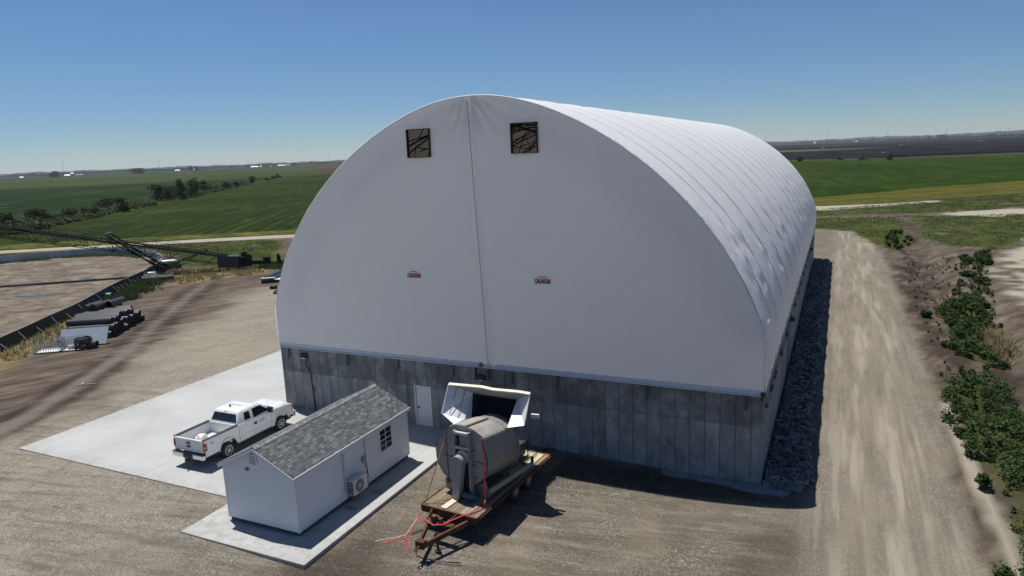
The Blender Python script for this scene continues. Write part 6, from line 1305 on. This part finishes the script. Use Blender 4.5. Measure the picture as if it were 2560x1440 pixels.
# ------------------------------------------------------------------ solar field on the right
solM = simple('solar_glass', (.016, .016, .019), .9, 0, .45, .02, spec=.02)
def solar(poly_, st, y0, y1):
    X_ = []; poly_ = np.array(poly_); V = []; Fc = []
    for y in np.arange(y0, y1, st):
        xs_ = []
        for i in range(len(poly_)):
            a, c = poly_[i], poly_[(i+1) % len(poly_)]
            if (a[1] > y) != (c[1] > y): xs_.append(a[0]+(y-a[1])/(c[1]-a[1])*(c[0]-a[0]))
        xs_.sort()
        for a, c in zip(xs_[::2], xs_[1::2]):
            n_ = max(1, int((c-a)/45))
            for k in range(n_):
                x0 = a+(c-a)*k/n_+.8; x1 = a+(c-a)*(k+1)/n_-.8; b = len(V)
                V += [(x0, y-1.9, .9), (x1, y-1.9, .9), (x1, y+1.9, 2.3), (x0, y+1.9, 2.3)]; Fc.append((b, b+1, b+2, b+3))
    return V, Fc
SOL = [([(-90, 590), (-32.7, 556), (1.8, 534), (36.0, 527), (64.6, 540), (114.8, 562), (230, 600), (420, 680), (420, 1000), (95.1, 1000.9), (65.2, 984.4), (25.8, 960.0), (-16.3, 905), (-61.8, 880), (-100, 880)], 6.5, 525, 1010), ([(-200, 1300), (-116, 1290), (-24, 1265), (31, 1220), (73, 1119), (102, 1060), (500, 1060), (700, 1900), (370, 1900), (188, 1950), (63, 1900), (-100, 1900), (-300, 1900)], 12, 1060, 1900), ([(-400, 2300), (-65, 2300), (173, 2240), (330, 2150), (800, 2150), (1400, 3800), (300, 3600), (-250, 3600), (-700, 3600)], 26, 2150, 3800)]
V = []; Fc = []
for p_, st, y0, y1 in SOL:
    a, c = solar(p_, st, y0, y1); Fc += [tuple(q+len(V) for q in f_) for f_ in c]; V += a
o = fastmesh('solar_panels', V, np.array(Fc), solM); md = o.modifiers.new('solid', 'SOLIDIFY'); md.thickness = .12; tag(o, 'wide dark bands of solar panel rows covering the fields at right', 'solar panels', kind='stuff')
sheet('solar_ground', [(a, c) for a, c in SOL[0][0]], simple('solar_soil', (.045, .042, .036), .95, 0, .2, .02), .09)
sheet('solar_ground', [(-200, 1300), (-116, 1290), (-24, 1265), (31, 1220), (73, 1119), (102, 1060), (500, 1060), (700, 1900), (370, 1900), (188, 1950), (63, 1900), (-100, 1900), (-300, 1900)], bpy.data.materials['solar_soil'], .09)
sheet('dry_field', [(-110, 890), (-61.8, 890), (25.8, 968), (95, 1010), (500, 1010), (500, 1050), (100, 1050), (70, 1110), (31, 1210), (-24, 1255), (-116, 1280), (-250, 1290)], field_mat('dry_field_grass', srgb(84, 96, 62), srgb(96, 108, 70), srgb(122, 122, 88), (1, .1), 0, .01), .1)
invM = simple('inverter_white', (.6, .61, .6), .5)
for i, (az, d, lab) in enumerate(((2.77, 640, 'pale inverter box with rails standing among the nearest solar rows'), (3.9, 1250, 'pale inverter box in the middle solar band'), (-1.2, 1300, 'small pale inverter box in the left part of the middle solar band'), (8.5, 1500, 'pale inverter box in the solar rows near the right picture edge'))):
    x, y = pol(az, d); q = d/640; t = thing('inverter', lab, 'inverter', (x, y, 0), 0, 'inverter boxes in the solar field')
    MB().box(-1.5*q, .8*q, -1, 1, 0, 3.1*q**.3).build('cabinet', invM, t, bevel=.05)
    f_ = MB().bar((.8*q, 0, 2.9), (4*q, 0, 2.9), .25); f_.bar((4*q, 0, 0), (4*q, 0, 2.9), .25).bar((2.4*q, 0, 0), (2.4*q, 0, 2.9), .2); f_.build('pipe_frame', invM, t)
x, y = pol(-4.15, 545); t = thing('farm_machine', 'small rust red field machine standing at the solar field edge', 'machine', (x, y, 0), .2)
MB().box(-3, 1.5, -1, 1, .6, 1.7).build('frame_box', simple('machine_red', (.16, .04, .03), .6), t, bevel=.1); MB().box(1.6, 3.2, -.8, .8, .5, 2.4).build('cab', simple('machine_cab', (.10, .05, .04), .6), t, bevel=.1)
for s_ in (-1, 1): MB().lathe([(-.2, .6), (.2, .6)], (0, 0, .6), 1, 12).build('wheel', cwm, t).location = (2*s_, -1.1, 0)

# ------------------------------------------------------------------ weeds on the right and grass tufts
def plants(poly_, dens, hgt, seed, nleaf=46, lsz=.085):
    r = np.random.default_rng(seed); a = np.array(poly_); x0, y0 = a.min(0)-.4; x1, y1 = a.max(0)+.4; n = int((x1-x0)*(y1-y0)*dens)
    px, py = r.uniform(x0, x1, n), r.uniform(y0, y1, n); k = inpoly(poly_, px+(fbm(px*1.3, py*1.3, seed)-.5)*1.6, py+(fbm(px*1.3, py*1.3, seed+5)-.5)*1.6)&(fbm(px*.8, py*.8, seed+9) > .33); px, py = px[k], py[k]; P = []
    for x, y in zip(px, py):
        h_ = hgt*r.uniform(.45, 1.15)*(.6+.8*float(fbm(np.array(x*.7), np.array(y*.7), 3))); w = h_*r.uniform(.35, .6); q = r.normal(size=(nleaf, 3)); q /= np.linalg.norm(q, axis=1)[:, None]; q *= r.uniform(.3, 1, (nleaf, 1))**.5
        P.append(np.array([x, y, g1(x, y)+h_*.5])+q*np.array([w, w, h_*.5]))
    P = np.concatenate(P); P[:, 2] = np.maximum(P[:, 2], gz(P[:, 0], P[:, 1])+.02); return leaves(P, lsz, .5, seed)
weedM = leaf_mat('weed_leaf', (.040, .068, .022), .55, .2)
for i, (p_, de, h_, sz, lab) in enumerate(((W1, 3.4, .75, .15, 'thick dark green weeds beside the ditch halfway along the road'), (W2, 3, .55, .14, 'small patch of green weeds just below the long weed bed'), (W3, 5.0, .75, .10, 'big bed of leafy dark green weeds right of the road shoulder'), (W4, 5.5, .8, .085, 'leafy green weeds in the lower right corner'), (W5, 2.2, .8, .22, 'clump of green weeds on the pale dirt near the far bend'), (W6, .9, .7, .25, 'loose green weeds at the head of the ditch'))):
    V, Fc = plants(p_, de, h_, 500+i, 54, sz); o = fastmesh('weeds', V, Fc, weedM); tag(o, lab, 'weeds', kind='stuff')
for i, (x, y, w, h_, lab) in enumerate(((8.15, 2.6, .75, .7, 'single leafy weed bush alone on the road shoulder in front of the big bed'), (9.0, 33.5, 1.0, .6, 'small lone weed on the dark dirt beside the upper road'), (15.1, 49, 2.2, .7, 'low weed bush right of the ditch below the far clump'), (14.6, 53, 1.8, .6, 'sparse weed bush on the pale dirt above the long weeds'), (8.2, 8.2, .9, .5, 'small weed poking out left of the big weed bed'))):
    make_tree(x, y, w, h_, 700+i, lab, 'single weeds beside the road', weedM, 500, 'weed', lsize=.09 if y < 20 else .16, cat_='weed')
V, Fc = plants([(9.2, 16.5), (11.9, 18), (13.2, 27), (14.6, 42), (17.0, 60), (14.6, 61), (12.0, 42), (10.0, 27)], 2.0, .5, 561, 34, .13); o = fastmesh('weed_strip', V, Fc, weedM); tag(o, 'thin strip of low green weeds linking the weed beds along the ditch', 'weeds', kind='stuff')
V, Fc = plants([(8.4, -8), (8.4, 20), (8.9, 46), (9.5, 66), (16, 68), (15.5, 46), (13.5, 30), (12.5, 12), (11.5, -8)], 0.55, .26, 560, 22, .09); o = fastmesh('sparse_weeds', V, Fc, weedM); tag(o, 'small scattered weeds on the brown dirt between road and ditch', 'weeds', kind='stuff')
HS = HEDGE_L[1:]+HEDGE_U[::-1][:-1]
V = []; Fc = []; nb = 0
rr0 = np.random.default_rng(77)
def strip_pts(n, s0, s1):
    t = rr0.uniform(s0, s1, n); L_a, L_b = np.array(HEDGE_L), np.array(HEDGE_U); u = rr0.uniform(.15, .9, n); ta = t*(len(L_a)-1); tb = t*(len(L_b)-1)
    A_ = np.stack([np.interp(ta, np.arange(len(L_a)), L_a[:, k]) for k in (0, 1)], 1); B_ = np.stack([np.interp(tb, np.arange(len(L_b)), L_b[:, k]) for k in (0, 1)], 1); return A_*(1-u[:, None])+B_*u[:, None]
Q = strip_pts(900, .02, .72); Q = Q[fbm(Q[:, 0]*.05, Q[:, 1]*.05, 5) > .40]; PP = []
for q in Q:
    hq = rr0.uniform(.7, 2.4); d3 = rr0.normal(size=(40, 3)); d3 /= np.linalg.norm(d3, axis=1)[:, None]; d3 *= rr0.uniform(.3, 1, (40, 1)); PP.append(np.array([q[0], q[1], hq*.45])+d3*np.array([hq*1.1, hq*1.1, hq*.5]))
PP = np.concatenate(PP); PP[:, 2] = np.maximum(PP[:, 2], .05); V, Fc = leaves(PP, .55, .4, 78); o = fastmesh('scrub', V, Fc, leaf_mat('scrub_leaf', (.062, .082, .034), .5, .2)); tag(o, 'low tangled scrub filling the hedge strip between the two crop fields', 'scrub', kind='stuff')
# dry grass fountain
def blades(P, h_, w_, seed, lean=.35):
    r = np.random.default_rng(seed); n = len(P); a = r.uniform(0, 2*math.pi, n); hh_ = h_*r.uniform(.5, 1.2, n); L = hh_*lean*r.uniform(.2, 1.6, n); t = np.stack([np.cos(a), np.sin(a)], 1); sd_ = np.stack([-t[:, 1], t[:, 0]], 1)*(w_*r.uniform(.6, 1.3, n))[:, None]
    z0 = P[:, 2:3]; b0 = np.concatenate([P[:, :2]-sd_, z0], 1); b1 = np.concatenate([P[:, :2]+sd_, z0], 1); tp = np.concatenate([P[:, :2]+t*L[:, None], z0+hh_[:, None]], 1)
    return np.stack([b0, b1, tp], 1).reshape(-1, 3), np.arange(3*n).reshape(n, 3)
dryM = leaf_mat('dry_grass_blade', (.22, .185, .105), .35, .2); grM = leaf_mat('grass_blade', (.062, .080, .028), .5, .3); yeM = leaf_mat('yellow_green_grass', (.12, .16, .04), .3, .25)
r = np.random.default_rng(9); P = np.stack([12.6+r.normal(0, .42, 1500), 27.5+r.normal(0, 1.7, 1500), np.zeros(1500)], 1); P[:, 2] = gz(P[:, 0], P[:, 1]); V, Fc = blades(P, .6, .05, 4, .8); o = fastmesh('dry_grass', V, Fc, dryM); tag(o, 'fan of dry straw coloured grass right of the long weeds', 'dry grass', kind='stuff')
def tufts(name, polys, dens, h_, w_, mat, seed, label, catn, thr=.4, lean=.4, zoff=0):
    r = np.random.default_rng(seed); PP = []
    for poly_ in polys:
        a = np.array(poly_); x0, y0 = a.min(0); x1, y1 = a.max(0); n = int((x1-x0)*(y1-y0)*dens); px, py = r.uniform(x0, x1, n), r.uniform(y0, y1, n); k = inpoly(poly_, px+(fbm(px*.5, py*.5, seed)-.5)*4, py)&(fbm(px*.6, py*.6, seed+1) > thr)
        PP.append(np.stack([px[k], py[k], gz(px[k], py[k])+zoff], 1))
    P = np.concatenate(PP); V, Fc = blades(P, h_, w_, seed, lean); o = fastmesh(name, V, Fc, mat); tag(o, label, catn, kind='stuff')
GL = [(-170, 8), (-130, 41), (-118, 50), (-108, 57), (-96, 65), (-90, 66.0), (-83, 61), (-79.1, 57.2), (-77.8, 53.3), (-70.8, 46.4), (-68, 43), (-72, 41), (-82, 40), (-84, 42.5), (-90, 47), (-98, 49), (-106, 48), (-112, 45), (-117, 37), (-121, 26)]
tufts('grass', [GL], 7, .22, .08, grM, 21, 'green grass between the pit wall and the farm road', 'grass', .40, 1.1)
tufts('straw_grass', [STRAW1, STRAW2], 26, .42, .05, dryM, 22, 'dry straw coloured grass along the near pit wall', 'dry grass', .40, .6)
tufts('grass', [[(11, 70), (10.5, 81), (12.2, 96), (12.7, 112), (-2, 108), (-1, 93), (5, 91), (7.5, 82), (8.6, 71)], [(14.6, 112.4), (13.6, 81.7), (15.9, 76.0), (20.3, 72.6), (25.0, 83.2), (32, 100), (50, 108), (50, 125), (22.0, 113.1)], [(-2, 112), (9.8, 117.0), (22.2, 120.3), (33.5, 131.7), (60, 150), (40, 162), (22, 148), (-2.0, 126)]], 9, .22, .07, grM, 23, 'rough green grass around the head of the ditch', 'grass', .45, 1.1)
pf = run([(-116.5, 32), (-114.5, 35.0), (-111, 40.2), (-107, 43.8), (-102.9, 45.0), (-97.6, 44.6), (-91.5, 42.5), (-86.5, 39.4)], .05); r = np.random.default_rng(5); P = np.array([(x+r.normal(0, .22), y+r.normal(0, .22), -.05) for x, y in pf if vnoise(np.array(x*.35), np.array(y*.35), 4) > .38]*3); P[:, :2] += r.normal(0, .15, (len(P), 2)); V, Fc = blades(P, .45, .07, 6, .4); o = fastmesh('grass', V, Fc, yeM); tag(o, 'bright yellow green grass fringe at the foot of the galvanized wall', 'grass', kind='stuff')
P = []
r = np.random.default_rng(15)
for (x, y, s_, n_) in ((-66.5, 19.5, 1.6, 500), (-69, 23, 1.6, 500), (-71.5, 26.5, 1.4, 400), (-75, 30, 1.4, 400), (-64.5, 16.5, 1.2, 300), (-65.8, 41.2, 1.8, 300), (-62.8, 41, 2, 300), (-60, 40, 1.8, 300), (-80, 37, .9, 300), (-82, 38.5, 1, 300)):
    q = np.stack([x+r.normal(0, s_*.5, n_), y+r.normal(0, s_*.5, n_), np.zeros(n_)], 1); P.append(q)
P = np.concatenate(P); P[:, 2] = gz(P[:, 0], P[:, 1]); V, Fc = blades(P, .8, .09, 16, .5); o = fastmesh('weeds', V, Fc, leaf_mat('ditch_weed', (.06, .085, .035), .5, .2)); tag(o, 'rank green weeds growing along the near pit wall', 'weeds', kind='stuff')

# ------------------------------------------------------------------ air
hz = MB().box(-8500, 8500, -3000, 11000, -3, 75).build('haze', NT('haze_air').m); hz.data.materials[0] = None
hm = bpy.data.materials.new('haze_volume'); hm.use_nodes = True; nt = hm.node_tree; nt.nodes.remove(nt.nodes['Principled BSDF']); pv = nt.nodes.new('ShaderNodeVolumePrincipled'); pv.inputs['Color'].default_value = (.80, .88, .97, 1); pv.inputs['Density'].default_value = .00006; pv.inputs['Anisotropy'].default_value = .2
nt.links.new(pv.outputs[0], nt.nodes['Material Output'].inputs['Volume']); hz.data.materials.clear(); hz.data.materials.append(hm); tag(hz, kind='stuff'); hz['label'] = 'thin pale blue haze in the air over the far fields'; hz['category'] = 'haze'
